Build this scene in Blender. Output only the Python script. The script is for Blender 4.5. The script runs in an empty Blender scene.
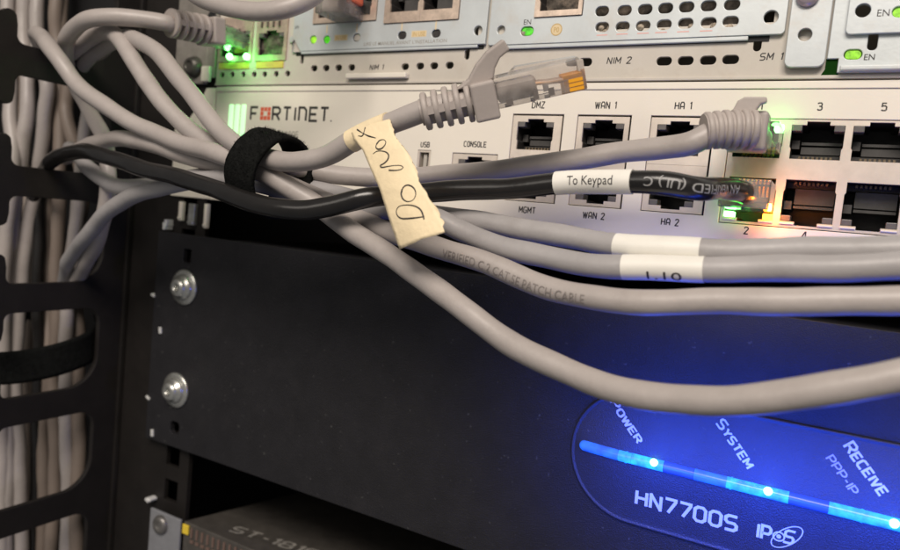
import bpy, math, random
from mathutils import Vector, Matrix
random.seed(7)
S = 0.001                                   # everything below is written in millimetres
SC = bpy.context.scene
COL = SC.collection

# ------------------------------------------------------------------ camera
CAM = Vector((236.753, -199.383, -43.417))
R = Matrix(((0.8679960, -0.4813811, -0.1218817), (0.4871206, 0.8730878, 0.0207645), (0.0964178, -0.0773946, 0.9923274)))
F = 703.79                                  # focal length in pixels of a 900 px wide frame
cd = bpy.data.cameras.new('camera')
cam = bpy.data.objects.new('camera', cd)
COL.objects.link(cam)
cd.sensor_width = 36.0
cd.lens = F * 36.0 / 900.0
cd.clip_start = 0.005
cd.clip_end = 20.0
rx, fy, uz = R.col[0], R.col[1], R.col[2]
cam.matrix_world = Matrix(((rx[0], uz[0], -fy[0], CAM[0] * S), (rx[1], uz[1], -fy[1], CAM[1] * S), (rx[2], uz[2], -fy[2], CAM[2] * S), (0, 0, 0, 1)))
cd.dof.use_dof = True
cd.dof.focus_distance = 0.190
cd.dof.aperture_fstop = 14.0
SC.camera = cam

# ------------------------------------------------------------------ light
w = bpy.data.worlds.new('World')
SC.world = w
w.use_nodes = True
bg = w.node_tree.nodes['Background']
bg.inputs[0].default_value = (0.95, 0.93, 0.92, 1)
bg.inputs[1].default_value = 0.17


def lamp(name, loc, target, size, power, color):
    l = bpy.data.lights.new(name, 'AREA')
    l.shape = 'RECTANGLE'
    l.size, l.size_y = size[0] * S, size[1] * S
    l.energy = power
    l.color = color
    o = bpy.data.objects.new(name, l)
    COL.objects.link(o)
    o.location = Vector(loc) * S
    o.rotation_euler = (Vector(target) - Vector(loc)).to_track_quat('-Z', 'Y').to_euler()
    return o


lamp('ceiling_lamp', (330, -620, 520), (150, 0, -50), (520, 300), 8.0, (1.0, 0.895, 0.795))
lamp('left_fill_lamp', (-80, -800, 260), (60, 0, -60), (300, 300), 0.8, (1.0, 0.92, 0.82))  # weak fill light added from the left front

SC.view_settings.view_transform = 'Standard'
SC.view_settings.look = 'None'
SC.view_settings.exposure = 0.0
SC.view_settings.gamma = 1.0
SC.cycles.use_denoising = True
SC.cycles.max_bounces = 10
SC.cycles.transparent_max_bounces = 24
SC.cycles.sample_clamp_indirect = 6.0


# ------------------------------------------------------------------ pixel <-> place
def at(px, py, Y=0.0):
    d = R @ Vector(((px - 450) / F, 1.0, -(py - 275) / F))
    return CAM + d * ((Y - CAM[1]) / d[1])


def at_z(px, py, Z):
    d = R @ Vector(((px - 450) / F, 1.0, -(py - 275) / F))
    return CAM + d * ((Z - CAM[2]) / d[2])


def pj(P):
    d = R.transposed() @ (Vector(P) - CAM)
    return 450 + F * d[0] / d[1], 275 - F * d[2] / d[1]


# ------------------------------------------------------------------ materials
MATS = {}


def mat(name, color, rough=0.5, metal=0.0, noise=0.0, nscale=60.0, bump=0.0, bscale=400.0, dust=None, dustcol=(0.36, 0.27, 0.19), spec=0.5, emit=None, estr=0.0, ncol=None, coat=0.0, enoise=0.0, speck=0.0):
    if name in MATS:
        return MATS[name]
    m = bpy.data.materials.new(name)
    m.use_nodes = True
    nt = m.node_tree
    b = nt.nodes['Principled BSDF']
    b.inputs['Base Color'].default_value = (*color, 1)
    b.inputs['Roughness'].default_value = rough
    b.inputs['Metallic'].default_value = metal
    b.inputs['Specular IOR Level'].default_value = spec
    b.inputs['Coat Weight'].default_value = coat
    tc = nt.nodes.new('ShaderNodeTexCoord')
    link = nt.links.new
    last = None
    if noise:
        n = nt.nodes.new('ShaderNodeTexNoise')
        n.inputs['Scale'].default_value = nscale
        n.inputs['Detail'].default_value = 6
        n.inputs['Roughness'].default_value = 0.65
        link(tc.outputs['Object'], n.inputs['Vector'])
        r = nt.nodes.new('ShaderNodeValToRGB')
        lo = ncol or tuple(c * (1 - noise) for c in color)
        hi = tuple(min(1, c * (1 + noise * 0.5)) for c in color)
        r.color_ramp.elements[0].position = 0.3
        r.color_ramp.elements[1].position = 0.7
        r.color_ramp.elements[0].color = (*lo, 1)
        r.color_ramp.elements[1].color = (*hi, 1)
        link(n.outputs['Fac'], r.inputs['Fac'])
        last = r.outputs['Color']
    if dust:
        n2 = nt.nodes.new('ShaderNodeTexNoise')
        n2.inputs['Scale'].default_value = 95
        n2.inputs['Detail'].default_value = 8
        n2.inputs['Roughness'].default_value = 0.7
        link(tc.outputs['Object'], n2.inputs['Vector'])
        r2 = nt.nodes.new('ShaderNodeValToRGB')
        r2.color_ramp.elements[0].position = 0.52
        r2.color_ramp.elements[1].position = 0.78
        r2.color_ramp.elements[0].color = (0, 0, 0, 1)
        r2.color_ramp.elements[1].color = (dust, dust, dust, 1)
        link(n2.outputs['Fac'], r2.inputs['Fac'])
        mx = nt.nodes.new('ShaderNodeMix')
        mx.data_type = 'RGBA'
        link(r2.outputs['Color'], mx.inputs['Factor'])
        if last:
            link(last, mx.inputs['A'])
        else:
            mx.inputs['A'].default_value = (*color, 1)
        mx.inputs['B'].default_value = (*dustcol, 1)
        last = mx.outputs['Result']
    if speck:                                              # sparse grains of dust lying on the paint
        n5 = nt.nodes.new('ShaderNodeTexNoise')
        n5.inputs['Scale'].default_value = 620
        n5.inputs['Detail'].default_value = 1
        link(tc.outputs['Object'], n5.inputs['Vector'])
        r5 = nt.nodes.new('ShaderNodeValToRGB')
        r5.color_ramp.elements[0].position = 0.735
        r5.color_ramp.elements[1].position = 0.80
        r5.color_ramp.elements[0].color = (0, 0, 0, 1)
        r5.color_ramp.elements[1].color = (1, 1, 1, 1)
        link(n5.outputs['Fac'], r5.inputs['Fac'])
        m5 = nt.nodes.new('ShaderNodeMix')
        m5.data_type = 'RGBA'
        link(r5.outputs['Color'], m5.inputs['Factor'])
        if last:
            link(last, m5.inputs['A'])
        else:
            m5.inputs['A'].default_value = (*color, 1)
        m5.inputs['B'].default_value = (speck, speck, speck, 1)
        last = m5.outputs['Result']
    if last:
        link(last, b.inputs['Base Color'])
    if bump:
        n3 = nt.nodes.new('ShaderNodeTexNoise')
        n3.inputs['Scale'].default_value = bscale
        n3.inputs['Detail'].default_value = 3
        link(tc.outputs['Object'], n3.inputs['Vector'])
        bp = nt.nodes.new('ShaderNodeBump')
        bp.inputs['Strength'].default_value = bump
        bp.inputs['Distance'].default_value = 0.0004
        link(n3.outputs['Fac'], bp.inputs['Height'])
        link(bp.outputs['Normal'], b.inputs['Normal'])
    if emit:
        b.inputs['Emission Color'].default_value = (*emit, 1)
        b.inputs['Emission Strength'].default_value = estr
        if enoise:
            n4 = nt.nodes.new('ShaderNodeTexNoise')
            n4.inputs['Scale'].default_value = enoise
            n4.inputs['Detail'].default_value = 4
            link(tc.outputs['Object'], n4.inputs['Vector'])
            m4 = nt.nodes.new('ShaderNodeMapRange')
            m4.inputs['From Min'].default_value = 0.32
            m4.inputs['From Max'].default_value = 0.68
            m4.inputs['To Min'].default_value = estr * 0.35
            m4.inputs['To Max'].default_value = estr * 1.5
            link(n4.outputs['Fac'], m4.inputs['Value'])
            link(m4.outputs['Result'], b.inputs['Emission Strength'])
    MATS[name] = m
    return m


def clear_mat(name, tint, gloss_r=0.08, milk=0.12, milkcol=(0.75, 0.7, 0.66), emit=None, estr=0):
    if name in MATS:
        return MATS[name]
    m = bpy.data.materials.new(name)
    m.use_nodes = True
    nt = m.node_tree
    nt.nodes.clear()
    L = nt.links.new
    out = nt.nodes.new('ShaderNodeOutputMaterial')
    tr = nt.nodes.new('ShaderNodeBsdfTransparent')
    tr.inputs[0].default_value = (*tint, 1)
    gl = nt.nodes.new('ShaderNodeBsdfGlossy')
    gl.inputs['Roughness'].default_value = gloss_r
    df = nt.nodes.new('ShaderNodeBsdfDiffuse')
    df.inputs[0].default_value = (*milkcol, 1)
    fr = nt.nodes.new('ShaderNodeFresnel')
    fr.inputs[0].default_value = 1.5
    tc = nt.nodes.new('ShaderNodeTexCoord')
    nz = nt.nodes.new('ShaderNodeTexNoise')
    nz.inputs['Scale'].default_value = 260
    L(tc.outputs['Object'], nz.inputs['Vector'])
    mr = nt.nodes.new('ShaderNodeMapRange')
    mr.inputs['From Min'].default_value = 0.3
    mr.inputs['From Max'].default_value = 0.75
    mr.inputs['To Min'].default_value = milk * 0.5
    mr.inputs['To Max'].default_value = milk * 1.6
    L(nz.outputs['Fac'], mr.inputs['Value'])
    m1 = nt.nodes.new('ShaderNodeMixShader')
    L(mr.outputs['Result'], m1.inputs[0])
    L(tr.outputs[0], m1.inputs[1])
    L(df.outputs[0], m1.inputs[2])
    m2 = nt.nodes.new('ShaderNodeMixShader')
    L(fr.outputs[0], m2.inputs[0])
    L(m1.outputs[0], m2.inputs[1])
    L(gl.outputs[0], m2.inputs[2])
    last = m2
    if emit:
        e = nt.nodes.new('ShaderNodeEmission')
        e.inputs[0].default_value = (*emit, 1)
        e.inputs[1].default_value = estr
        ad = nt.nodes.new('ShaderNodeAddShader')
        L(m2.outputs[0], ad.inputs[0])
        L(e.outputs[0], ad.inputs[1])
        last = ad
    L(last.outputs[0], out.inputs[0])
    MATS[name] = m
    return m


CREAM = mat('cream_paint', (0.78, 0.73, 0.64), 0.42, noise=0.05, nscale=25, bump=0.06, bscale=1500)
STEEL = mat('light_steel', (0.56, 0.60, 0.61), 0.42, metal=0.25, noise=0.10, nscale=70, dust=0.45, dustcol=(0.50, 0.42, 0.33), bump=0.05, bscale=1200)
BEZEL = mat('router_grey_paint', (0.55, 0.51, 0.45), 0.5, noise=0.08, nscale=50, dust=0.35, dustcol=(0.40, 0.32, 0.24), bump=0.06, bscale=1400)
SHIELD = mat('nickel_shield', (0.74, 0.66, 0.57), 0.38, metal=0.35, noise=0.12, nscale=160)
COPPER = mat('tarnished_shield', (0.66, 0.53, 0.43), 0.36, metal=0.5, noise=0.3, nscale=300)
CAVITY = mat('black_port_plastic', (0.034, 0.031, 0.030), 0.45, noise=0.4, nscale=300, bump=0.2, bscale=900)
BLACK = mat('black_powder_coat', (0.013, 0.011, 0.010), 0.6, spec=0.28, noise=0.25, nscale=90, bump=0.25, bscale=1800, dust=0.10, dustcol=(0.06, 0.05, 0.042))
PANEL = mat('black_textured_paint', (0.017, 0.0165, 0.019), 0.55, spec=0.3, noise=0.2, nscale=120, bump=0.6, bscale=3200, dust=0.10, dustcol=(0.07, 0.065, 0.062), speck=0.055)
OVALM = mat('dark_navy_plastic', (0.020, 0.022, 0.036), 0.45, noise=0.12, nscale=200, bump=0.5, bscale=3200, speck=0.055)
VOID = mat('black_cabinet_steel', (0.006, 0.006, 0.007), 0.7)
INNER = mat('dark_grey_port_tongue', (0.058, 0.055, 0.053), 0.45, noise=0.3, nscale=400)
INK = mat('dark_print', (0.03, 0.027, 0.027), 0.6)
GREYINK = mat('grey_print', (0.30, 0.28, 0.25), 0.6)
WHITEINK = mat('white_print', (0.52, 0.52, 0.55), 0.5)
REDINK = mat('red_print', (0.72, 0.12, 0.06), 0.5)
PINKINK = mat('pink_print', (0.75, 0.40, 0.36), 0.5)
TANINK = mat('tan_print', (0.52, 0.36, 0.14), 0.5)
TAN = mat('tan_badge', (0.70, 0.56, 0.34), 0.5)
JACKET = mat('grey_pvc_jacket', (0.395, 0.358, 0.338), 0.42, noise=0.12, nscale=45, bump=0.25, bscale=420, dust=0.45, dustcol=(0.27, 0.235, 0.215))
JACKETC = mat('cool_grey_pvc_jacket', (0.350, 0.335, 0.335), 0.42, noise=0.12, nscale=45, bump=0.25, bscale=420, dust=0.4, dustcol=(0.24, 0.22, 0.21))
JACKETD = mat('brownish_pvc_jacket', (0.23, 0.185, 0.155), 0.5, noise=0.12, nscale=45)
BLKJ = mat('black_pvc_jacket', (0.014, 0.013, 0.0125), 0.24, noise=0.3, nscale=70, bump=0.1, bscale=500, spec=0.5)
BOOTM = mat('grey_rubber_boot', (0.39, 0.345, 0.32), 0.5, noise=0.10, nscale=90, bump=0.1, bscale=900)
CLEAR = clear_mat('clear_polycarbonate', (0.97, 0.95, 0.93), 0.07, 0.20)
GOLD = mat('gold_contact', (1.0, 0.46, 0.03), 0.35, metal=0.1)
GOLDIN = mat('dim_gold_contact', (0.16, 0.12, 0.075), 0.45, metal=0.4)
LENS = mat('grey_led_lens', (0.13, 0.12, 0.115), 0.3, noise=0.2, nscale=400)
LENSLT = mat('pale_led_lens', (0.5, 0.47, 0.42), 0.35, noise=0.2, nscale=400)
WHITEP = mat('white_tab_plastic', (0.78, 0.70, 0.62), 0.4)
G_LED = mat('green_lamp', (0.05, 0.5, 0.05), 0.3, emit=(0.03, 1.0, 0.05), estr=2.2)
G_HOT = mat('bright_green_lamp', (0.3, 0.8, 0.3), 0.3, emit=(0.18, 1.0, 0.2), estr=9.0)
YG_LED = mat('yellow_green_lamp', (0.2, 0.5, 0.05), 0.3, emit=(0.30, 0.68, 0.01), estr=0.6, enoise=700, noise=0.5, nscale=700)
DG_LED = mat('deep_green_lamp', (0.05, 0.4, 0.02), 0.3, emit=(0.08, 0.60, 0.01), estr=0.6, enoise=700, noise=0.5, nscale=700)
O_LED = mat('orange_lamp', (0.8, 0.4, 0.1), 0.3, emit=(1.0, 0.30, 0.02), estr=9.0)
BAR_LED = mat('pale_green_light_bar', (0.6, 0.8, 0.6), 0.35, emit=(0.42, 1.0, 0.42), estr=1.0)
VELCRO = mat('black_hook_fabric', (0.009, 0.0095, 0.009), 0.95, noise=0.5, nscale=600, bump=1.0, bscale=1600, spec=0.08)
TAPE = mat('masking_tape', (0.84, 0.70, 0.46), 0.6, noise=0.10, nscale=90, bump=0.6, bscale=480)
LABEL = mat('white_label_vinyl', (0.78, 0.76, 0.70), 0.35, noise=0.05, nscale=120)
ZINC = mat('zinc_screw', (0.62, 0.62, 0.58), 0.3, metal=0.85, noise=0.2, nscale=500)
YELLOW = mat('yellow_tag', (0.80, 0.58, 0.05), 0.45)
YELLOWL = mat('yellow_label', (0.70, 0.55, 0.12), 0.5, noise=0.15, nscale=400)
EARW = mat('pale_bracket_steel', (0.27, 0.275, 0.295), 0.5, metal=0.2, noise=0.15, nscale=150)
BOXM = mat('dark_box_steel', (0.075, 0.068, 0.060), 0.55, noise=0.3, nscale=160, bump=0.4, bscale=1500)
BLUEST = mat('blue_light_pipe', (0.06, 0.14, 0.5), 0.25, emit=(0.008, 0.14, 0.95), estr=0.75, enoise=330)
BLUEMID = mat('lit_blue_light_pipe', (0.06, 0.2, 0.6), 0.25, emit=(0.010, 0.30, 1.0), estr=1.35, enoise=420)
BLUEDIM = mat('dim_blue_light_pipe', (0.04, 0.09, 0.34), 0.25, emit=(0.008, 0.05, 0.45), estr=0.28, enoise=380)  # faint emission paints the glow carried along the dim lengths
BLUEHOT = mat('blue_led_spot', (0.5, 0.9, 1.0), 0.3, emit=(0.22, 0.75, 1.0), estr=7.0)


# ------------------------------------------------------------------ building helpers
class MB:
    """collects shapes (mm) and links them as ONE mesh object"""
    def __init__(self):
        self.v, self.f, self.m, self.sm = [], [], [], []

    def add(self, vs, fs, mi=0, smooth=False):
        n = len(self.v)
        self.v += [tuple(p) for p in vs]
        for f in fs:
            self.f.append(tuple(i + n for i in f))
            self.m.append(mi)
            self.sm.append(smooth)
        return self

    def box(self, x0, x1, y0, y1, z0, z1, mi=0, M=None):
        vs = [Vector((x, y, z)) for x in (x0, x1) for y in (y0, y1) for z in (z0, z1)]
        if M:
            vs = [M @ p for p in vs]
        return self.add(vs, [(0, 1, 3, 2), (4, 6, 7, 5), (0, 4, 5, 1), (2, 3, 7, 6), (0, 2, 6, 4), (1, 5, 7, 3)], mi)

    def prism(self, poly, y0, y1, mi=0, M=None, ends=True):
        """poly of (x,z) extruded from y0 (front) to y1"""
        n = len(poly)
        vs = [Vector((x, y0, z)) for x, z in poly] + [Vector((x, y1, z)) for x, z in poly]
        if M:
            vs = [M @ p for p in vs]
        fs = [(i, (i + 1) % n, n + (i + 1) % n, n + i) for i in range(n)]
        if ends:
            fs += [tuple(range(n))[::-1], tuple(range(n, 2 * n))]
        return self.add(vs, fs, mi)

    def tube(self, pts, rad, seg=20, mi=0, ref=None, caps=True):
        fr = frames(pts, ref)
        vs, fs = [], []
        k = len(pts)
        for i, (C, T, N, B) in enumerate(fr):
            r = rad(i / (k - 1)) if callable(rad) else rad
            for j in range(seg):
                a = 2 * math.pi * j / seg
                vs.append(C + N * (r * math.cos(a)) + B * (r * math.sin(a)))
        for i in range(k - 1):
            for j in range(seg):
                a, b = i * seg + j, i * seg + (j + 1) % seg
                fs.append((a, a + seg, b + seg, b))
        self.add(vs, fs, mi, True)
        if caps:
            self.add(vs[:seg], [tuple(range(seg))], mi)
            self.add(vs[-seg:], [tuple(range(seg))[::-1]], mi)
        return self

    def lathe(self, C, axis, prof, seg=28, mi=0):
        """prof: list of (distance along axis, radius)"""
        axis = Vector(axis).normalized()
        ref = Vector((0, 0, 1)) if abs(axis.z) < 0.9 else Vector((1, 0, 0))
        N = axis.cross(ref).normalized()
        B = axis.cross(N)
        C = Vector(C)
        vs, fs = [], []
        for d, r in prof:
            for j in range(seg):
                a = 2 * math.pi * j / seg
                vs.append(C + axis * d + N * (max(r, 0.001) * math.cos(a)) + B * (max(r, 0.001) * math.sin(a)))
        for i in range(len(prof) - 1):
            for j in range(seg):
                a, b = i * seg + j, i * seg + (j + 1) % seg
                fs.append((a, b, b + seg, a + seg))
        self.add(vs, fs, mi, True)
        self.add(vs[-seg:], [tuple(range(seg))], mi)
        return self

    def build(self, name, mats, parent=None, bevel=0.0, bseg=2):
        me = bpy.data.meshes.new(name)
        off = Vector((0, 0, 0))
        p = parent
        while p is not None:
            off += p.location
            p = p.parent
        me.from_pydata([Vector(q) * S - off for q in self.v], [], self.f)
        if not isinstance(mats, (list, tuple)):
            mats = [mats]
        for mm in mats:
            me.materials.append(mm)
        me.polygons.foreach_set('material_index', self.m)
        me.polygons.foreach_set('use_smooth', self.sm)
        me.update()
        import bmesh
        bm = bmesh.new()
        bm.from_mesh(me)
        bmesh.ops.recalc_face_normals(bm, faces=bm.faces)
        bm.to_mesh(me)
        bm.free()
        o = bpy.data.objects.new(name, me)
        COL.objects.link(o)
        o.parent = parent
        if bevel:
            b = o.modifiers.new('edge', 'BEVEL')
            b.width = bevel * S
            b.segments = bseg
            b.limit_method = 'ANGLE'
            b.angle_limit = math.radians(40)
        return o


def frames(pts, ref=None):
    out = []
    n = len(pts)
    prevB = None
    for i in range(n):
        T = (pts[min(i + 1, n - 1)] - pts[max(i - 1, 0)]).normalized()
        if ref is None:                                   # carried along from point to point
            if prevB is None:
                up = Vector((0, 0, 1)) if abs(T.z) < 0.85 else Vector((0, -1, 0))
            else:
                up = prevB
        else:
            up = ref
        B = (up - T * up.dot(T)).normalized()
        N = T.cross(B) * 1.0
        prevB = B
        out.append((pts[i], T, N, B))
    return out


def spline(ctrl, step=1.6):
    """centripetal Catmull-Rom through the points, evenly resampled"""
    P = [Vector(c) for c in ctrl]
    P = [P[0] * 2 - P[1]] + P + [P[-1] * 2 - P[-2]]
    dense = []
    for i in range(1, len(P) - 2):
        p0, p1, p2, p3 = P[i - 1:i + 3]
        t0 = 0
        t1 = t0 + max((p1 - p0).length, 1e-4) ** 0.5
        t2 = t1 + max((p2 - p1).length, 1e-4) ** 0.5
        t3 = t2 + max((p3 - p2).length, 1e-4) ** 0.5
        for k in range(24):
            t = t1 + (t2 - t1) * k / 24
            a1 = p0 * ((t1 - t) / (t1 - t0)) + p1 * ((t - t0) / (t1 - t0))
            a2 = p1 * ((t2 - t) / (t2 - t1)) + p2 * ((t - t1) / (t2 - t1))
            a3 = p2 * ((t3 - t) / (t3 - t2)) + p3 * ((t - t2) / (t3 - t2))
            b1 = a1 * ((t2 - t) / (t2 - t0)) + a2 * ((t - t0) / (t2 - t0))
            b2 = a2 * ((t3 - t) / (t3 - t1)) + a3 * ((t - t1) / (t3 - t1))
            dense.append(b1 * ((t2 - t) / (t2 - t1)) + b2 * ((t - t1) / (t2 - t1)))
    dense.append(P[-2])
    for _ in range(14):                                    # soften kinks as a stiff cable does
        dense = [dense[0]] + [(dense[i - 1] + dense[i] * 2 + dense[i + 1]) / 4 for i in range(1, len(dense) - 1)] + [dense[-1]]
    L = [0.0]
    for i in range(1, len(dense)):
        L.append(L[-1] + (dense[i] - dense[i - 1]).length)
    n = max(6, int(L[-1] / step))
    out, j = [], 0
    for k in range(n + 1):
        s = L[-1] * k / n
        while j < len(L) - 2 and L[j + 1] < s:
            j += 1
        u = (s - L[j]) / max(L[j + 1] - L[j], 1e-9)
        out.append(dense[j].lerp(dense[j + 1], min(max(u, 0), 1)))
    return out


def tag(o, label=None, cat=None, group=None, kind=None):
    if label:
        o['label'] = label
    if cat:
        o['category'] = cat
    if group:
        o['group'] = group
    if kind:
        o['kind'] = kind
    return o


def thing(name, label, cat, loc, group=None):
    o = bpy.data.objects.new(name, None)
    COL.objects.link(o)
    o.empty_display_size = 0.01
    o.location = Vector(loc) * S
    return tag(o, label, cat, group)


def holed_plate(name, outline, holes, y0, y1, m, parent, bevel=0.0):
    """flat plate in the XZ plane with real holes; outline and holes are lists of (x,z)"""
    cu = bpy.data.curves.new(name, 'CURVE')
    cu.dimensions = '2D'
    cu.fill_mode = 'BOTH'
    for loop in [outline] + holes:
        sp = cu.splines.new('POLY')
        sp.points.add(len(loop) - 1)
        for p, (x, z) in zip(sp.points, loop):
            p.co = (x, z, 0, 1)
        sp.use_cyclic_u = True
    cu.extrude = abs(y1 - y0) / 2 - bevel
    if bevel:
        cu.bevel_depth = bevel
        cu.bevel_resolution = 1
        cu.offset = -bevel
    tmp = bpy.data.objects.new(name, cu)
    COL.objects.link(tmp)
    dg = bpy.context.evaluated_depsgraph_get()
    me = bpy.data.meshes.new_from_object(tmp.evaluated_get(dg))
    bpy.data.objects.remove(tmp)
    mb = MB()
    ym = (y0 + y1) / 2
    mb.add([(v.co.x, ym - v.co.z, v.co.y) for v in me.vertices], [tuple(p.vertices) for p in me.polygons])
    return mb.build(name, m, parent)


def rect(x0, x1, z0, z1):
    return [(x0, z0), (x1, z0), (x1, z1), (x0, z1)]


def rrect(x0, x1, z0, z1, r, n=6):
    out = []
    for cx, cz, a0 in ((x1 - r, z1 - r, 0), (x0 + r, z1 - r, 90), (x0 + r, z0 + r, 180), (x1 - r, z0 + r, 270)):
        for k in range(n + 1):
            a = math.radians(a0 + 90 * k / n)
            out.append((cx + r * math.cos(a), cz + r * math.sin(a)))
    return out


def circ(x, z, r, n=20):
    return [(x + r * math.cos(2 * math.pi * k / n), z + r * math.sin(2 * math.pi * k / n)) for k in range(n)]


def px_hole(px, py, wmm, hmm, Y=0):
    p = at(px, py, Y)
    wmm, hmm = wmm + 0.28, hmm + 0.28
    r = min(wmm, hmm) / 2 * 0.98
    return rrect(p.x - wmm / 2, p.x + wmm / 2, p.z - hmm / 2, p.z + hmm / 2, r, 5)


def text_verts(body, h, sx=0.8, bold=0.0):
    """vertices and faces of a line of type, cap height h, centred on u and v"""
    cu = bpy.data.curves.new('type', 'FONT')
    cu.body = body
    cu.size = h / 0.729
    cu.offset = bold
    cu.resolution_u = 3
    tmp = bpy.data.objects.new('type', cu)
    COL.objects.link(tmp)
    dg = bpy.context.evaluated_depsgraph_get()
    me = bpy.data.meshes.new_from_object(tmp.evaluated_get(dg))
    bpy.data.objects.remove(tmp)
    xs = [v.co.x for v in me.vertices]
    cx = (min(xs) + max(xs)) / 2
    vs = [((v.co.x - cx) * sx, v.co.y - h / 2) for v in me.vertices]
    return vs, [tuple(p.vertices) for p in me.polygons]


def type_on(mb, body, x, z, h, Y, sx=0.8, mi=0, bold=0.0, rot=0.0, shear=0.0):
    vs, fs = text_verts(body, h, sx, bold)
    c, s = math.cos(rot), math.sin(rot)
    mb.add([(x + (u + v * shear) * c - v * s, Y, z + (u + v * shear) * s + v * c) for u, v in vs], fs, mi)


# squared pen lettering, strokes on a 4 x 6 grid
GL = {
    'A': [[(0, 0), (0, 4.5), (1, 6), (3, 6), (4, 4.5), (4, 0)], [(0, 2.2), (4, 2.2)]],
    'C': [[(4, 6), (1, 6), (0, 5), (0, 1), (1, 0), (4, 0)]],
    'E': [[(4, 6), (0, 6), (0, 0), (4, 0)], [(0, 3), (3.4, 3)]],
    'F': [[(4, 6), (0, 6), (0, 0)], [(0, 3), (3.2, 3)]],
    'H': [[(0, 0), (0, 6)], [(4, 0), (4, 6)], [(0, 3), (4, 3)]],
    'I': [[(0.3, 0), (0.3, 6)]],
    'M': [[(0, 0), (0, 6), (2.3, 2), (4.6, 6), (4.6, 0)]],
    'N': [[(0, 0), (0, 6), (4, 0), (4, 6)]],
    'O': [[(0, 1), (0, 5), (1, 6), (3, 6), (4, 5), (4, 1), (3, 0), (1, 0), (0, 1)]],
    'P': [[(0, 0), (0, 6), (3, 6), (4, 5), (4, 3.6), (3, 2.6), (0, 2.6)]],
    'R': [[(0, 0), (0, 6), (3, 6), (4, 5), (4, 3.8), (3, 2.8), (0, 2.8)], [(2, 2.8), (4, 0)]],
    'S': [[(4, 6), (1, 6), (0, 5.2), (0, 3.8), (0.8, 3), (3.2, 3), (4, 2.2), (4, 0.8), (3, 0), (0, 0)]],
    'T': [[(0, 6), (4, 6)], [(2, 6), (2, 0)]],
    'V': [[(0, 6), (2, 0), (4, 6)]],
    'W': [[(0, 6), (1.4, 0), (2.8, 5.4), (4.2, 0), (5.6, 6)]],
    'Y': [[(0, 6), (2, 3), (4, 6)], [(2, 3), (2, 0)]],
    'n': [[(0, 0), (0, 6), (2.6, 6), (3.8, 4.8), (3.8, 0)]],
    '7': [[(0, 6), (4, 6), (4, 5.2), (1.4, 0)]],
    '0': [[(0, 1), (0, 5), (1, 6), (3, 6), (4, 5), (4, 1), (3, 0), (1, 0), (0, 1)]],
    '1': [[(0.2, 4.8), (1.4, 6), (1.4, 0)]],
    '8': [[(0.3, 3.6), (0.3, 5.2), (1, 6), (3, 6), (3.7, 5.2), (3.7, 3.6), (3, 3.1), (1, 3.1), (0, 2.4), (0, 0.8), (1, 0), (3, 0), (4, 0.8), (4, 2.4), (3, 3.1)], [(1, 3.1), (0.3, 3.6)]],
    'B': [[(0, 0), (0, 6), (3, 6), (3.8, 5.3), (3.8, 3.8), (3, 3.1), (4, 2.3), (4, 0.8), (3.1, 0), (0, 0)], [(0, 3.1), (3, 3.1)]],
    'D': [[(0, 0), (0, 6), (2.6, 6), (4, 4.6), (4, 1.4), (2.6, 0), (0, 0)]],
    'G': [[(4, 5.2), (3, 6), (1, 6), (0, 5), (0, 1), (1, 0), (3, 0), (4, 0.8), (4, 2.8), (2.3, 2.8)]],
    'L': [[(0, 6), (0, 0), (3.4, 0)]],
    'U': [[(0, 6), (0, 1), (1, 0), (3, 0), (4, 1), (4, 6)]],
    'X': [[(0, 0), (4, 6)], [(0, 6), (4, 0)]],
    'Z': [[(0, 6), (3.9, 6), (0, 0), (4, 0)]],
    '2': [[(0, 4.8), (0.4, 5.6), (1.2, 6), (2.8, 6), (3.7, 5.3), (3.7, 4.2), (0, 0), (4, 0)]],
    '3': [[(0, 5.3), (0.9, 6), (3, 6), (3.8, 5.2), (3.8, 3.9), (3, 3.2), (4, 2.4), (4, 0.8), (3.1, 0), (0.9, 0), (0, 0.8)], [(3, 3.2), (1.4, 3.2)]],
    '4': [[(3.2, 0), (3.2, 6), (2.6, 6), (0, 1.8), (0, 1.4), (4.2, 1.4)]],
    '5': [[(3.8, 6), (0.4, 6), (0.2, 3.3), (1.2, 3.8), (3, 3.8), (4, 2.9), (4, 0.9), (3.1, 0), (0.9, 0), (0, 0.7)]],
    '6': [[(3.6, 6), (1.6, 5.2), (0.2, 3), (0, 1), (1, 0), (3, 0), (4, 0.9), (4, 2.6), (3, 3.5), (1, 3.5), (0.1, 2.5)]],
    '-': [[(0.2, 2.8), (2.2, 2.8)]],
    ' ': [],
}


def ribbon(pts, wd, caps=True):
    """mitred flat strip along a 2-D polyline; returns verts, faces"""
    n = len(pts)
    closed = (Vector(pts[0]) - Vector(pts[-1])).length < 1e-6 and n > 3
    if closed:
        pts = pts[:-1]
        n -= 1
    vs = []
    for i in range(n):
        p = Vector(pts[i])
        a = Vector(pts[i - 1]) if (i > 0 or closed) else None
        b = Vector(pts[(i + 1) % n]) if (i < n - 1 or closed) else None
        d1 = (p - a).normalized() if a is not None else None
        d2 = (b - p).normalized() if b is not None else None
        if d1 is None or d2 is None:
            d = d1 or d2
            nrm = Vector((-d.y, d.x))
            k = 1.0
        else:
            d = (d1 + d2)
            d = d.normalized() if d.length > 1e-6 else d1
            nrm = Vector((-d.y, d.x))
            k = min(1.0 / max(nrm.dot(Vector((-d1.y, d1.x))), 0.35), 1.5)
        vs += [tuple(p + nrm * (wd / 2 * k)), tuple(p - nrm * (wd / 2 * k))]
    fs = [(2 * i, 2 * i + 1, 2 * i + 3, 2 * i + 2) for i in range(n - 1)]
    if closed:
        fs.append((2 * n - 2, 2 * n - 1, 1, 0))
    return vs, fs


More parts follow.
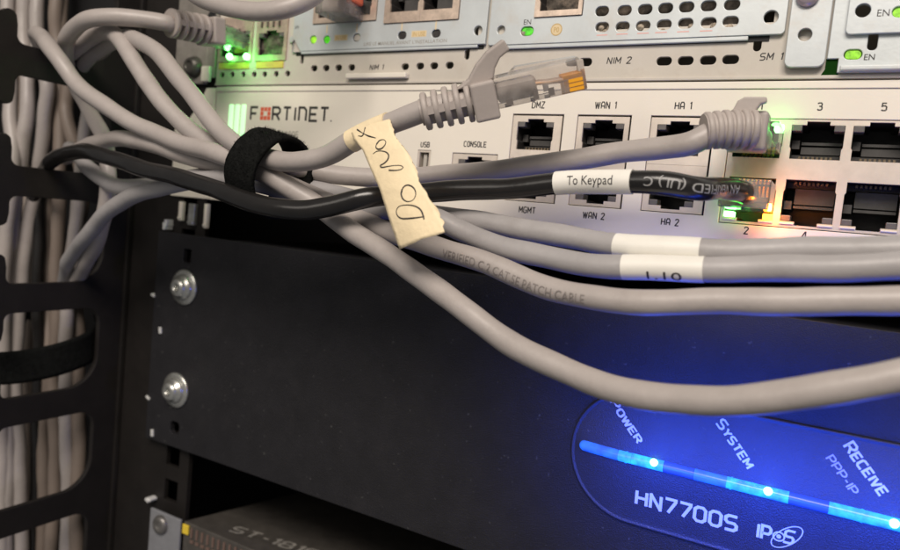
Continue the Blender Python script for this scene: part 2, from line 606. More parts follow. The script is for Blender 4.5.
def sharp_runs(pts, wd):
    """splits a stroke at its sharp corners, as a pen lifted there"""
    runs, cur = [], [pts[0]]
    for i in range(1, len(pts) - 1):
        cur.append(pts[i])
        d1 = (Vector(pts[i]) - Vector(pts[i - 1])).normalized()
        d2 = (Vector(pts[i + 1]) - Vector(pts[i])).normalized()
        if d1.dot(d2) < -0.2:
            runs.append(cur)
            cur = [pts[i]]
    cur.append(pts[-1])
    runs.append(cur)
    if len(runs) > 1:
        for k, r in enumerate(runs):
            if k > 0:
                d = (Vector(r[0]) - Vector(r[1])).normalized() * wd * 0.35
                r[0] = tuple(Vector(r[0]) + d)
            if k < len(runs) - 1:
                d = (Vector(r[-1]) - Vector(r[-2])).normalized() * wd * 0.35
                r[-1] = tuple(Vector(r[-1]) + d)
    return runs


def pen(body, h, wd, gap=1.6, sx=1.0, smallcaps=False):
    """list of (verts, faces) strokes, baseline-left at 0,0, cap height h"""
    u = h / 6
    x = 0.0
    out = []
    for i, ch in enumerate(body):
        sc = 0.80 if (smallcaps and i > 0) else 1.0
        wch = 0
        for st in GL[ch]:
            pts = [(x + p[0] * u * sx * sc, p[1] * u * sc) for p in st]
            wch = max(wch, max(p[0] for p in st))
            for run in sharp_runs(pts, wd):
                out.append(ribbon(run, wd))
        if ch == ' ':
            wch = 2.5
        x += (wch + gap) * u * sx * sc
    return out, x - gap * u * sx


def pen_on(mb, strokes, place, mi=0):
    for k, (vs, fs) in enumerate(strokes):
        mb.add([place(u, v, 0.004 * (k % 3)) for u, v in vs], fs, mi)


# ================================================================== the rack
rack = thing('server_rack', 'black steel server rack with a square-holed mounting rail and dark interior', 'rack', (-20, 0, -260))
mb = MB()
mb.box(-150, 520, 330, 333, -420, 220)
mb.box(-150, -147, 4, 330, -420, 220)
mb.box(517, 520, 4, 330, -420, 220)
mb.box(-147, 517, 4, 330, 217, 220)
mb.box(-147, 517, 4, 330, -420, -417)
mb.build('cabinet_shell', VOID, rack)
holes = []
rx0 = at(173, 456, 1.2)
for k in range(-16, 9):
    zc = rx0.z + 15.2 * k
    holes.append(rect(rx0.x - 4.0, rx0.x + 4.0, zc - 4.6, zc + 4.6))
holed_plate('mounting_rail', rect(-33.0, 11.5, -320, 140), holes, 1.2, 3.4, BLACK, rack, 0.15)
mb = MB()
mb.box(-33.6, -31.6, 3.6, 46, -320, 140)
mb.build('rail_flange', BLACK, rack, 0.3)

# finger duct: side wall at X = -34, fingers with T heads pointing out of the rack
duct = thing('finger_duct', 'black vertical cable duct with T-headed fingers at left', 'cable duct', (-36, -20, -260))
P44 = 44.45
prof = []                                    # (depth towards viewer, z)
zs = [P44 * k for k in range(3, -8, -1)]


def arc(cx, cz, r, a0, a1, n=7):
    return [(cx + r * math.cos(math.radians(a0 + (a1 - a0) * i / n)), cz + r * math.sin(math.radians(a0 + (a1 - a0) * i / n))) for i in range(n + 1)]


path = [(-2.0, zs[0] + 15)]
for zc in zs:
    # head of this finger then the window beneath it; y' = distance out of the rack
    path += [(50.5, zc + 5)] if False else []
    path += arc(47.5, zc + 8.5, 3.2, -90, -0) if zc != zs[0] else [(50.7, zc + 15)]
    path += [(50.7, zc + 12)] + arc(53.5, zc + 14.0, 2.6, 150, 30) + arc(59.5, zc + 12.0, 3.0, 60, 0)
    path += arc(59.5, zc - 12.0, 3.0, 0, -60) + arc(53.5, zc - 14.0, 2.6, -30, -150) + [(50.7, zc - 12)]
    path += arc(47.5, zc - 8.5, 3.2, 0, 90)
    if zc != zs[-1]:
        path += arc(18.0, zc - 5.3 - 7.0, 7.0, 90, 180)
        path += arc(24.0, zc - P44 + 5.3 + 13.0, 13.0, 180, 270, 10)
path += [(-2.0, zs[-1] - 5.3)]
mb = MB()
M = Matrix(((0, 1, 0, 0), (-1, 0, 0, 0), (0, 0, 1, 0), (0, 0, 0, 1)))     # (x,y,z)->(y,-x,z)
# outline is split in strips so that no face is a huge concave n-gon
cu = bpy.data.curves.new('finger', 'CURVE')
cu.dimensions = '2D'
cu.fill_mode = 'BOTH'
sp = cu.splines.new('POLY')
sp.points.add(len(path) - 1)
for p, (a, b) in zip(sp.points, path):
    p.co = (a, b, 0, 1)
sp.use_cyclic_u = True
cu.extrude = 0.8
cu.bevel_depth = 0.35
cu.bevel_resolution = 2
tmp = bpy.data.objects.new('finger', cu)
COL.objects.link(tmp)
me = bpy.data.meshes.new_from_object(tmp.evaluated_get(bpy.context.evaluated_depsgraph_get()))
bpy.data.objects.remove(tmp)
mb.add([(-35.2 + v.co.z, -v.co.x, v.co.y) for v in me.vertices], [tuple(p.vertices) for p in me.polygons])
mb.build('finger_wall', BLACK, duct)
mb = MB()
mb.box(-146, -34.2, 4.2, 6.0, -330, 160)
mb.box(-146, -143, -62, 4.0, -330, 160)
mb.build('duct_back', VOID, duct)
mb = MB()
mb.box(-34.2, -32.6, -1.2, 1.0, -320, 140)
mb.build('duct_edge', BLACK, duct, 0.3)

# ================================================================== firewall
fw = thing('firewall', 'cream white rack firewall with two rows of network ports and red and black logo', 'firewall', (230, 0, -44.5))
ZT = -6.34
ZB = -38.1
face_holes = [rect(143.4, 160.0, -35.6, -9.05), rect(164.2, 180.2, -35.6, -9.05), rect(185.6, 202.7, -35.6, -9.05), rect(206.7, 304.0, -37.15, -9.4),
              rect(110.2, 115.2, -34.0, -21.3), rect(123.4, 139.6, -35.5, -21.7)]
holed_plate('face_panel', rect(14.2, 440, -44.45, -2.0), face_holes, 0.0, 1.4, CREAM, fw, 0.12)
mb = MB()
mb.box(14.2, 440, -0.35, 2, -1.9, 0.0)
mb.box(14.4, 440, 40, 260, -44.2, -0.2)
mb.build('top_lip', CREAM, fw, 0.15)
MB().box(15, 439, 17, 39, -44.0, -0.6).build('dark_backing', VOID, fw)  # black block added so the gaps round the jacks look dark
mb = MB()
mb.prism([(-9.0, -44.4), (13.6, -44.4), (13.6, -0.4), (8.0, -0.4), (5.0, -6.0), (-2.0, -14.0), (-9.0, -14.0)], 0.1, 1.1)
mb.build('mounting_ear', CREAM, fw, 0.2)
mb = MB()
for i in range(3):
    x0 = 21.9 + i * 3.3
    mb.box(x0, x0 + 2.1, -0.5, 0.9, -19.0, -6.9)
mb.build('status_light', BAR_LED, fw, 0.35, 3)
# logo
mb = MB()
letters = [('F', 33.4), ('R', 44.6), ('T', 49.9), ('I', 55.4), ('n', 57.5), ('E', 62.6), ('T', 67.6)]
zb, hh = -12.55, 4.7
for ch, x0 in letters:
    st, _ = pen(ch, hh, 0.92, sx=1.12)
    pen_on(mb, st, lambda u, v, e, x0=x0: (x0 + u, -0.04 - e, zb + v))
mb.add([(72.6 + 0.3 * math.cos(a * 0.785), -0.04, zb + 0.1 + 0.3 * math.sin(a * 0.785)) for a in range(8)], [tuple(range(8))])
mb.build('logo', INK, fw)
mb = MB()
cx, cz = 40.9, zb + 2.35
for i in range(3):
    for j in range(3):
        if (i, j) != (1, 1):
            w_, h_ = (1.5 if i == 1 else 1.55), 1.45
            mb.box(cx + (i - 1) * 1.8 - w_ / 2, cx + (i - 1) * 1.8 + w_ / 2, -0.06, -0.02, cz + (j - 1) * 1.65 - h_ / 2, cz + (j - 1) * 1.65 + h_ / 2)
mb.build('logo_emblem', REDINK, fw)
mb = MB()
type_on(mb, 'FortiGate 100E', 47.5, -17.6, 2.6, -0.04, 0.95)
mb.build('model_lettering', GREYINK, fw)
mb = MB()
for t, x, z in (('DMZ', 151.5, ZT), ('WAN 1', 172.3, ZT), ('HA 1', 194.0, ZT), ('1', 213.7, ZT), ('3', 227.2, ZT), ('5', 241.0, ZT), ('7', 254.8, ZT),
                ('MGMT', 151.4, ZB), ('WAN 2', 172.4, ZB), ('HA 2', 194.2, ZB), ('2', 213.9, ZB - 0.55), ('4', 227.6, ZB - 0.55), ('6', 241.4, ZB - 0.55), ('8', 255.0, ZB - 0.55),
                ('USB', 112.8, -19.5), ('CONSOLE', 131.3, -18.8)):
    h = 1.85 if z == ZT else (1.55 if t in ('USB', 'CONSOLE') else 1.75)
    if t.isdigit():
        h = 1.75
    mb = MB()
    st, wid = pen(t, h, 0.32, gap=2.0, sx=0.78 if len(t) > 1 else 0.85)
    pen_on(mb, st, lambda u, v, e: (x - wid / 2 + u, -0.03 - e, z - h / 2 + v))
    mb.build('port_label', INK, fw)


def net_port(parent, x0, x1, zo0, zo1, cell, up, lit=(None, None), name='network_port', shield=SHIELD, white_tabs=False, front=0.25, lens=LENS, cg=0.03):
    """one jack: shield ring round a keyed opening, dark cavity, contacts and two indicator lenses.
    x0..x1, zo0..zo1 = opening; cell = outer rect of the shield; up = tab notch at the top"""
    cxm = (x0 + x1) / 2
    s = 1 if up else -1
    zt, zb_ = (zo1, zo0) if up else (zo0, zo1)        # zt = notch side
    nt = 0.9 * s
    op = [(x0, zb_), (x1, zb_), (x1, zt - nt), (cxm + 2.6, zt - nt), (cxm + 2.6, zt), (cxm - 2.6, zt), (cxm - 2.6, zt - nt), (x0, zt - nt)]
    # small steps low on each side, as the shield springs make
    step = 2.6 * s
    op = [(x0 + 0.3, zb_), (x1 - 0.3, zb_), (x1 - 0.3, zb_ + step), (x1, zb_ + step * 1.2), (x1, zt - nt), (cxm + 2.6, zt - nt), (cxm + 2.6, zt), (cxm - 2.6, zt), (cxm - 2.6, zt - nt), (x0, zt - nt), (x0, zb_ + step * 1.2), (x0 + 0.3, zb_ + step)]
    o = holed_plate(name, rect(cell[0] + cg, cell[1] - cg, cell[2] + cg, cell[3] - cg), [op], front, front + 0.7, shield, parent)
    mb = MB()                                           # cavity
    d = 14.0
    mb.prism(op, front + 0.69, front + d, 0, ends=False)
    n = len(op)
    mb.add([(x, front + d, z) for x, z in op], [tuple(range(n))])
    # a sloping block inside and the contact comb
    ym = front + 5
    mb.box(cxm - 3.6, x1 - 0.4, front + 5, front + 13, zt - 4.6 * s, zt - 5.3 * s, 1)
    mb.box(cxm - 3.6, x1 - 0.4, front + 5.6, front + 13, zt - 5.7 * s, zb_ + 1.9 * s, 1)
    mb.box(x0 + 0.2, cxm - 4.0, front + 4.5, front + 13, zt - 4.2 * s, zt - 6.4 * s, 1)
    mb.box(x0 + 0.2, x1 - 0.2, front + 6.0, front + 13, zb_ + 0.15 * s, zb_ + 1.7 * s)
    mb.build('cavity', [CAVITY, INNER], o)
    mb = MB()
    for k in range(8):
        xx = cxm + (k - 3.5) * 1.02
        mb.box(xx - 0.26, xx + 0.26, front + 3.0, front + 12.0, zb_ + 0.3 * s, zb_ + 1.0 * s)
    mb.build('contact_comb', GOLDIN, o)
    for side, l in ((0, lit[0]), (1, lit[1])):
        xa = x0 + 0.1 if side == 0 else x1 - 2.4
        za, zc_ = zt - nt - 0.05 * s, zt - nt - 1.55 * s
        MB().box(xa, xa + 2.3, front - 0.05, front + 4.5, min(za, zc_), max(za, zc_)).build('port_led', l or lens, o, 0.15)
    if white_tabs:
        mb = MB()
        for xa in (x0 - 0.1, x1 - 3.3):
            mb.box(xa, xa + 3.4, front - 0.5, front + 0.6, zt + (0.15 if not up else -0.55), zt + (0.55 if not up else -0.15))
        mb.build('retaining_tab', WHITEP, o, 0.1)
    return o


for x0, x1, cell in ((145.2, 157.0, (143.6, 159.5)), (166.1, 178.3, (164.4, 179.7)), (187.6, 199.7, (185.8, 202.2))):
    net_port(fw, x0, x1, -19.8, -10.5, (cell[0], cell[1], -22.4, -9.5), True)
    net_port(fw, x0, x1, -34.6, -25.2, (cell[0], cell[1], -35.4, -22.4), False)
for k in range(7):
    x0 = 207.75 + k * 13.72
    c0, c1 = (206.9 if k == 0 else x0 - 0.87), x0 + 12.85
    net_port(fw, x0, x0 + 12.0, -19.5, -10.0, (c0, c1, -22.1, -9.6), True, (G_LED if k == 0 else None, G_HOT if k == 0 else None), cg=0.0)
    net_port(fw, x0, x0 + 12.0, -36.3, -24.7, (c0, c1, -36.9, -22.1), False, (G_HOT if k == 0 else None, O_LED if k == 0 else None), white_tabs=True, cg=0.0)
con = net_port(fw, 125.7, 137.4, -33.8, -22.7, (123.6, 139.4, -35.3, -21.9), True, name='console_port')
usb = holed_plate('usb_port', rect(110.3, 115.1, -33.9, -21.4), [rect(110.9, 114.5, -33.3, -22.0)], 0.2, 4, SHIELD, fw)
MB().box(111.9, 113.2, 1.2, 9, -33.0, -22.4).build('usb_tongue', LENSLT, usb, 0.1)
MB().box(110.5, 114.9, 9, 9.6, -33.7, -21.6).build('usb_back', CAVITY, usb)

# ================================================================== router above
rt = thing('router', 'grey steel modular router with perforated face above the white firewall', 'router', (230, 0, 0.6))
holes = []
for px, py in ((222, 74.6), (232, 74.5), (243, 74.4), (254, 74.3), (264.5, 74.2), (276, 73.9), (287.5, 73.5)):
    holes.append(px_hole(px, py, 2.1, 1.9))
for px, py in ((314, 68.3), (326, 68), (338.5, 67.7), (351.5, 67.4), (405, 66.6), (420, 66), (434, 65.7), (449.5, 65.2)):
    holes.append(px_hole(px, py, 2.7, 1.9))
for px, py in ((572, 62), (585, 62), (664, 61), (685.5, 60.6), (708, 60.1), (730.5, 59.4)):
    holes.append(px_hole(px, py, 3.9, 2.1))
for px, py, wq, hq in ((302, 58, 1.3, 4.0), (467, 54, 1.5, 3.2), (757.5, 44, 1.7, 3.4)):
    holes.append(px_hole(px, py, wq, hq))
sfp_a = (at(218, 62).x, at(251.5, 62).x, 9.3, 26.5)
sfp_b = (at(255, 62).x, at(286, 62).x, 9.3, 26.5)
holes += [rect(sfp_a[0], sfp_a[1], sfp_a[2], sfp_a[3]), rect(sfp_b[0], sfp_b[1], sfp_b[2], sfp_b[3])]
holes.append(rect(58.5, 128.5, 15.0, 60.0))
holes.append(rect(138.0, 214.0, 15.0, 60.0))
holes.append(rect(230.5, 418, 5.5, 60.0))
holed_plate('chassis_face', rect(13.2, 450, 0.9, 89), holes, 0.0, 1.2, BEZEL, rt, 0.12)
mb = MB()
mb.box(13.6, 450, 30, 300, 1.0, 88)
mb.box(13.3, 450, -0.5, 1.0, 0.45, 1.3)
mb.build('chassis_body', BEZEL, rt, 0.15)
mb = MB()
a, b = at(349, 79), at(409, 78)
mb.box(a.x, b.x, -2.2, -0.05, a.z - 0.2, a.z + 1.5)
mb.build('pull_tab', CREAM, rt, 0.3)
# dark seam between modules and chassis
mb = MB()
mb.box(54.0, 131.0, -0.25, -0.05, 10.9, 12.0)
mb.box(133.5, 213.5, -0.25, -0.05, 10.2, 11.8)
mb.build('module_gap', VOID, rt)
# left interface plate
p = at(292.5, 40)
holed_plate('interface_plate', rect(52.4, 55.6 + 1.2, 12.0, 60), [circ(p.x + 0.3, p.z, 1.1)], -0.9, -0.1, STEEL, rt, 0.1)


def led_oval(parent, px, py, wq, hq, m, Y, name='status_led'):
    p = at(px, py, Y)
    mb = MB()
    mb.prism(rrect(p.x - wq / 2, p.x + wq / 2, p.z - hq / 2, p.z + hq / 2, min(wq, hq) * 0.48), Y + 0.35, Y + 1.2)
    return mb.build(name, m, parent, 0.1)


# --- first network module
YM = -1.3
xa, xb = 57.0, 131.9
nim_leds = [(313, 39.5, 2.6, 2.3, YG_LED), (326.5, 39.5, 2.4, 2.2, DG_LED), (356.5, 37.4, 2.6, 2.1, LENSLT), (402, 35.2, 2.8, 2.0, CAVITY), (436, 33.3, 2.8, 2.0, CAVITY)]
holes = []
for px, py, wq, hq, m in nim_leds:
    holes.append(px_hole(px, py, wq + 0.3, hq + 0.3, YM))
p = at(478, 30.3, YM)
holes.append(circ(p.x, p.z, 1.5))
a, b = at(313, 24.5, YM), at(376, 24, YM)
port1 = (a.x, b.x, a.z, a.z + 20)
a, b = at(384, 21, YM), at(459, 16.5, YM)
port2 = (a.x, b.x, a.z - 1.0, a.z + 20)
holes.append(rect(port1[0], port1[1], port1[2], port1[3]))
holes.append(rect(port2[0], port2[1], port2[2], port2[3]))
nim1 = holed_plate('network_module', rect(xa, xb, 12.15, 60), holes, YM, YM + 1.2, STEEL, rt, 0.15)
mb = MB()
mb.box(xa, 129.2, YM + 0.15, 0.0, 11.2, 12.1)
mb.build('module_lip', STEEL, nim1, 0.2)
for px, py, wq, hq, m in nim_leds:
    led_oval(nim1, px, py, wq, hq, m, YM)
pw = (port1[1] - port1[0])
net_port(nim1, port1[0] + 2.2, port1[1] - 2.2, port1[2] + 2.0, port1[2] + 13, (port1[0] + 0.1, port1[1] - 0.1, port1[2] + 0.1, port1[3]), True, front=YM - 0.5, shield=COPPER)
mid = (port2[0] + port2[1]) / 2
net_port(nim1, port2[0] + 2.2, mid - 0.7, port2[2] + 3.6, port2[2] + 15, (port2[0] + 0.1, mid, port2[2] + 0.1, port2[3]), True, front=YM - 0.5, shield=COPPER)
net_port(nim1, mid + 0.7, port2[1] - 2.2, port2[2] + 3.6, port2[2] + 15, (mid, port2[1] - 0.1, port2[2] + 0.1, port2[3]), True, front=YM - 0.5, shield=COPPER)
mb = MB()
YT = YM - 0.03
a = at(390, 41.5, YM)
type_on(mb, "LIRE LE MANUEL AVANT L'INSTALLATION", at(404, 42, YM).x, at(404, 42.2, YM).z, 1.15, YT, 1.12, bold=0.01)
mb.build('module_lettering', GREYINK, nim1)
for px, py in ((341, 37.6), (419, 33.7)):
    p = at(px, py, YM)
    mb = MB()
    type_on(mb, 'IN USE', p.x, p.z, 1.45, YT - 0.03, 0.82, bold=0.02)
    mb.build('module_lettering', TANINK, nim1)
mb = MB()
for px, py in ((341, 37.6), (419, 33.7)):
    p = at(px, py, YM)
    mb.box(p.x - 2.9, p.x + 2.9, YM - 0.025, YM - 0.005, p.z - 1.0, p.z + 1.0)
for px, py in ((327, 29), (357, 27.5), (402, 26), (436, 25)):
    p = at(px, py, YM)
    mb.box(p.x - 0.25, p.x + 0.25, YM - 0.025, YM - 0.005, p.z - 1.4, p.z + 1.4)
mb.build('lettering_ground', TAN, nim1)
# --- second network module
xa, xb = 132.9, 217.0
holes = []
for row in (((602, 11), (624.5, 10.2), (645, 9.2), (665.5, 8), (686.5, 6.8), (708.5, 5.6), (732, 4.4)), ((602, 27), (622.5, 26.6), (643, 25.6), (664, 24.6), (685.5, 23.2), (708.5, 22.6), (730.5, 21.4))):
    for px, py in row:
        holes.append(px_hole(px, py, 3.7, 2.5, YM))
for px, py in ((602, -6), (624, -7), (645, -8), (666, -9), (687, -10), (709, -11), (733, -12.5)):
    holes.append(px_hole(px, py, 3.7, 2.5, YM))
p = at(501, 29.8, YM)
holes.append(circ(p.x, p.z, 1.35))
p = at(771, 17, YM)
holes.append(circ(p.x, p.z, 1.75))
a, b = at(534, 18, YM), at(582, 17, YM)
port3 = (a.x, b.x, a.z, a.z + 20)
holes.append(rect(port3[0], port3[1], port3[2], port3[3]))
holes.append(px_hole(527, 31, 3.9, 2.5, YM))
z0 = at(650, 39, YM).z
nim2 = holed_plate('network_module', rrect(xa, xb, z0 + 0.0, 60, 1.0), holes, YM, YM + 1.2, STEEL, rt, 0.15)
mb = MB()
mb.box(134.5, 208.5, YM + 0.15, 0.0, z0 - 1.2, z0 - 0.1)
mb.build('module_lip', STEEL, nim2, 0.2)
led_oval(nim2, 527, 31, 3.6, 2.2, DG_LED, YM)
net_port(nim2, port3[0] + 1.5, port3[1] - 1.0, port3[2] + 1.8, port3[2] + 14, (port3[0] + 0.1, port3[1] - 0.1, port3[2] + 0.1, port3[3]), True, front=YM - 0.5, shield=COPPER)
mb = MB()
p = at(527.5, 21.8, YM)
type_on(mb, 'EN', p.x, p.z, 1.6, YT, 0.95)
mb.build('module_lettering', INK, nim2)
p = at(556.5, 29.5, YM)
MB().prism(circ(p.x, p.z, 1.75, 28), YM - 0.03, YM - 0.006).build('badge', TAN, nim2)
mb = MB()
type_on(mb, 'P0', p.x, p.z, 1.5, YM - 0.05, 0.85, bold=0.02)
vs, fs = ribbon([(p.x + 1.65 * math.cos(k * math.pi / 16), p.z + 1.65 * math.sin(k * math.pi / 16)) for k in range(33)], 0.28)
mb.add([(u, YM - 0.045, v) for u, v in vs], fs)
mb.build('badge_lettering', TANINK, nim2)
mb = MB()
for px, py in ((602, 35), (622, 34), (643, 33.2), (661, 32.4), (683, 31.6), (706, 30.8)):
    p = at(px, py, YM)
    mb.box(p.x - 1.6, p.x + 1.6, YM - 0.025, YM - 0.005, p.z - 0.14, p.z + 0.14)
mb.build('red_marking', PINKINK, nim2)
# grey foam filter seen through the vent slots
mb = MB()
mb.box(134, 214, 3.5, 9.5, 15.5, 58)
mb.build('filter_foam', mat('dusty_foam', (0.10, 0.085, 0.07), 0.95, noise=0.9, nscale=330, dust=0.9, dustcol=(0.40, 0.31, 0.24), bump=0.8, bscale=700), nim2)
zl = at(665, 25.4, YM).z
mb = MB()
for k in range(90):
    x = random.uniform(139, 213)
    r_ = random.uniform(0.5, 1.3)
    zc = zl + random.uniform(-1.3, 0.5) - (0.7 if x > 195 else 0) * random.random()
    yc = random.uniform(-0.2, 1.4)
    if random.random() < 0.28 and x > 160:
        continue
    mb.lathe((x, yc, zc), (random.uniform(-.3, .3), -1, random.uniform(-.3, .3)), [(-r_ * 0.8, r_ * 0.4), (-r_ * 0.3, r_ * 0.9), (0.2 * r_, r_), (0.6 * r_, r_ * 0.7), (0.85 * r_, r_ * 0.2)], 9)
tag(mb.build('lint', mat('grey_lint', (0.40, 0.34, 0.27), 0.95, noise=0.6, nscale=500, bump=1.0, bscale=1500, spec=0.05), nim2), kind='stuff')
# --- service module
YS = -1.6
xa2, xb2 = 217.9, 227.0
a = at(805, 34.5, YS - 0.6)
brk = holed_plate('module_bracket', rrect(xa2, xb2, at(790, 67.5, YS).z, 62, 1.7), [circ(a.x, a.z, 1.6), circ(a.x, a.z + 25, 1.6)], YS - 0.6, YS + 0.6, STEEL, rt, 0.15)
p = at(808, -3, YS)
MB().lathe((p.x, YS - 0.6, p.z), (0, -1, 0), [(0, 2.6), (0.8, 2.7), (1.7, 1.9), (1.9, 0.9)], 28).build('thumb_screw', mat('purple_tinted_screw', (0.45, 0.38, 0.42), 0.35, metal=0.4), brk)
holes = [px_hole(853, 54.3, 3.7, 2.2, YS + 0.6)]
p = at(873, 40, YS + 0.6)
holes.append(rrect(p.x - 1.05, p.x + 1.05, p.z - 2.4, p.z + 2.0, 0.9))
p = at(863, 11, YS)
holes.append(circ(p.x, p.z, 1.8))
zsm = at(860, 71.5, YS).z
sm = holed_plate('service_module', [(229.9, zsm), (420, zsm), (420, 60), (227.4, 60), (227.4, zsm + 3.4), (229.9, zsm + 3.4)], holes, YS + 0.6, YS + 1.6, STEEL, rt, 0.15)
led_oval(sm, 853, 54.3, 3.5, 2.0, YG_LED, YS + 0.6)
sub_z = at(870, 34, YS).z
p = at(863, 11, YS)
sub = holed_plate('service_cover', rrect(at(847, 20, YS).x, 420, sub_z, 60, 1.2), [circ(p.x, p.z, 1.65), px_hole(901, 12, 3.4, 2.3, YS - 0.2)], YS - 0.6, YS + 0.55, STEEL, sm, 0.15)
led_oval(sm, 901, 12, 3.2, 2.1, YG_LED, YS - 0.6)
mb = MB()
p = at(869.5, 56.8, YS + 0.6)
type_on(mb, 'EN', p.x, p.z, 1.5, YS + 0.57, 0.95, bold=0.02)
mb.build('module_lettering', INK, sm)
mb = MB()
p = at(883.5, 12.5, YS - 0.6)
type_on(mb, 'EN', p.x, p.z, 1.7, YS - 0.63, 0.95)
mb.build('module_lettering', INK, sm)
mb = MB()
mb.box(230.5, 420, -2.6, -0.6, 2.0, 3.1)
mb.build('ejector_bar', STEEL, sm, 0.25)
mb = MB()
p = at(829, 66, -0.2)
mb.prism([(226.2, zsm - 0.9), (230.2, zsm - 0.9), (230.2, zsm + 3.6), (227.2, zsm + 3.6), (227.2, zsm + 1.0)], -0.3, -0.05)
mb.build('notch_shade', mat('green_lit_shade', (0.006, 0.035, 0.004), 0.9, spec=0.05), rt)  # dark sheet with the notch's shade and green light in its colour
# lettering on the chassis
mb = MB()
for t, px, py, h in (('NIM 1', 376.5, 67.2, 1.6), ('NIM 2', 619, 60.4, 1.75), ('SM 1', 771, 56.5, 1.7)):
    p = at(px, py)
    mb = MB()
    st, wid = pen(t, h, 0.30, gap=2.0, sx=1.0)
    pen_on(mb, st, lambda u, v, e: (p.x - wid / 2 + u + v * 0.12, -0.03 - e, p.z - h / 2 + v))
    mb.build('chassis_lettering', INK, rt)
mb = MB()
p = at(297, 27.2, -0.9)
type_on(mb, 'XFM', p.x - 0.1, p.z, 1.2, -0.93, 0.62)
mb.build('chassis_lettering', INK, rt)
# the two cages at the left
mb = MB()
for q in (sfp_a, sfp_b):
    pass
net_port(rt, sfp_a[0] + 1.3, sfp_a[1] - 1.3, sfp_a[2] + 2.2, sfp_a[2] + 12.5, (sfp_a[0] + 0.1, sfp_a[1] - 0.1, sfp_a[2] + 0.1, sfp_a[3] - 0.1), True, shield=COPPER, front=-0.5)
net_port(rt, sfp_b[0] + 1.5, sfp_b[1] - 1.5, sfp_b[2] + 2.2, sfp_b[2] + 11.2, (sfp_b[0] + 0.1, sfp_b[1] - 0.1, sfp_b[2] + 0.1, sfp_b[3] - 0.1), True, shield=COPPER, front=-0.5)
mb = MB()
mb.box(sfp_b[0] + 1.4, sfp_b[1] - 1.4, 1.6, 3.0, sfp_b[2] + 2.0, sfp_b[2] + 11.4)
for k in range(4):
    x = sfp_b[0] + 2.6 + k * 2.9
    mb.box(x, x + 0.8, -0.95, -0.5, sfp_b[2] + 12.4, sfp_b[2] + 16.2)
mb.build('cage_door', mat('mottled_cage_steel', (0.20, 0.17, 0.14), 0.45, metal=0.5, noise=0.85, nscale=420, bump=0.8, bscale=700), rt)
for q, t in ((sfp_a, '0/0/0'), (sfp_b, '0/0/1')):
    yl = MB().box(q[0] + 1.0, q[1] - 1.0, -0.35, -0.02, q[2] - 2.6, q[2] - 0.2).build('yellow_label', YELLOWL, rt)
    mb = MB()
    type_on(mb, t, (q[0] + q[1]) / 2, q[2] - 1.4, 1.5, -0.38, 0.9)
    mb.build('label_lettering', TANINK, yl)
for nm, px, py, Y, col, en in (('green_led_lamp', 233, 50, -9.0, (0.05, 1.0, 0.08), 0.0035), ('green_led_lamp', 736, 207, -4.0, (0.1, 1.0, 0.1), 0.0012), ('orange_led_lamp', 772, 209, -4.0, (1.0, 0.25, 0.02), 0.008), ('green_led_lamp', 776, 125, -2.5, (0.1, 1.0, 0.1), 0.001)):
    l = bpy.data.lights.new(nm, 'POINT')
    l.energy, l.color, l.shadow_soft_size = en, col, 0.0015
    lo = bpy.data.objects.new(nm, l)
    COL.objects.link(lo)
    lo.location = at(px, py, Y) * S
for px, py in ((226, 46.5), (228, 56), (245, 56)):
    p = at(px, py, -2.4)
    MB().lathe((p.x, -1.2, p.z), (0, -1, 0), [(0, 1.25), (0.8, 1.25), (1.3, 0.9), (1.5, 0.3)], 14).build('port_led', G_HOT, rt)
# mounting ear with its knob
mb = MB()
mb.box(-10, 8.5, -1.0, 0.3, 1.0, 60)
mb.box(8.5, 13.0, -1.0, 0.3, 3.4, 60)
ear = mb.build('mounting_ear', mat('dull_grey_bracket', (0.27, 0.25, 0.225), 0.5, metal=0.3, noise=0.3, nscale=120, dust=0.4, dustcol=(0.25, 0.2, 0.15)), rt, 0.3)
p = at(191, 66, -3)
MB().lathe((p.x, -1.0, p.z), (0, -1, 0), [(0, 4.2), (0.6, 4.3), (1.6, 3.9), (3.2, 3.0), (3.6, 1.8), (3.0, 1.5)], 28).build('mounting_knob', mat('dark_screw', (0.09, 0.085, 0.075), 0.4, metal=0.5, noise=0.4, nscale=400), ear)
p = at(207, 73, -1.4)
MB().box(p.x - 2.4, p.x + 2.2, -2.4, -0.9, p.z - 3.4, p.z + 2.6).build('ear_block', CREAM, ear, 0.4)
p = at(212, 17, -1)
MB().lathe((p.x, -0.9, p.z), (0, -1, 0), [(0, 2.5), (0.2, 2.4)], 20).build('ear_hole', VOID, ear)

# ================================================================== satellite modem
md = thing('satellite_modem', 'black rack panel modem with oval front and glowing blue light strip', 'modem', (200, 0, -147.5))
Z1, Z0 = -59.5, -147.6
pz = at(187, 256, -2.6)
pq = at(174.5, 428, -2.6)
holed_plate('front_panel', rect(-11.5, 440, Z0, Z1), [rrect(pz.x - 2.3, pz.x + 2.3, pz.z - 2.8, pz.z + 2.8, 0.8), rrect(pq.x - 2.6, pq.x + 2.6, pq.z - 2.6, pq.z + 2.6, 1.6)], -2.6, -0.2, PANEL, md, 0.25)
MB().box(14, 440, 0.6, 210, Z0 + 1, Z1 - 1).build('modem_body', PANEL, md, 0.3)
OC, OR = -104.6, 18.9
ox = 174.3 + OR
out = [(ox + OR * math.cos(math.radians(90 + 180 * k / 32)), OC + OR * math.sin(math.radians(90 + 180 * k / 32))) for k in range(33)]
out = [(380, OC + OR)] + out + [(380, OC - OR)]
mb = MB()
n = len(out)


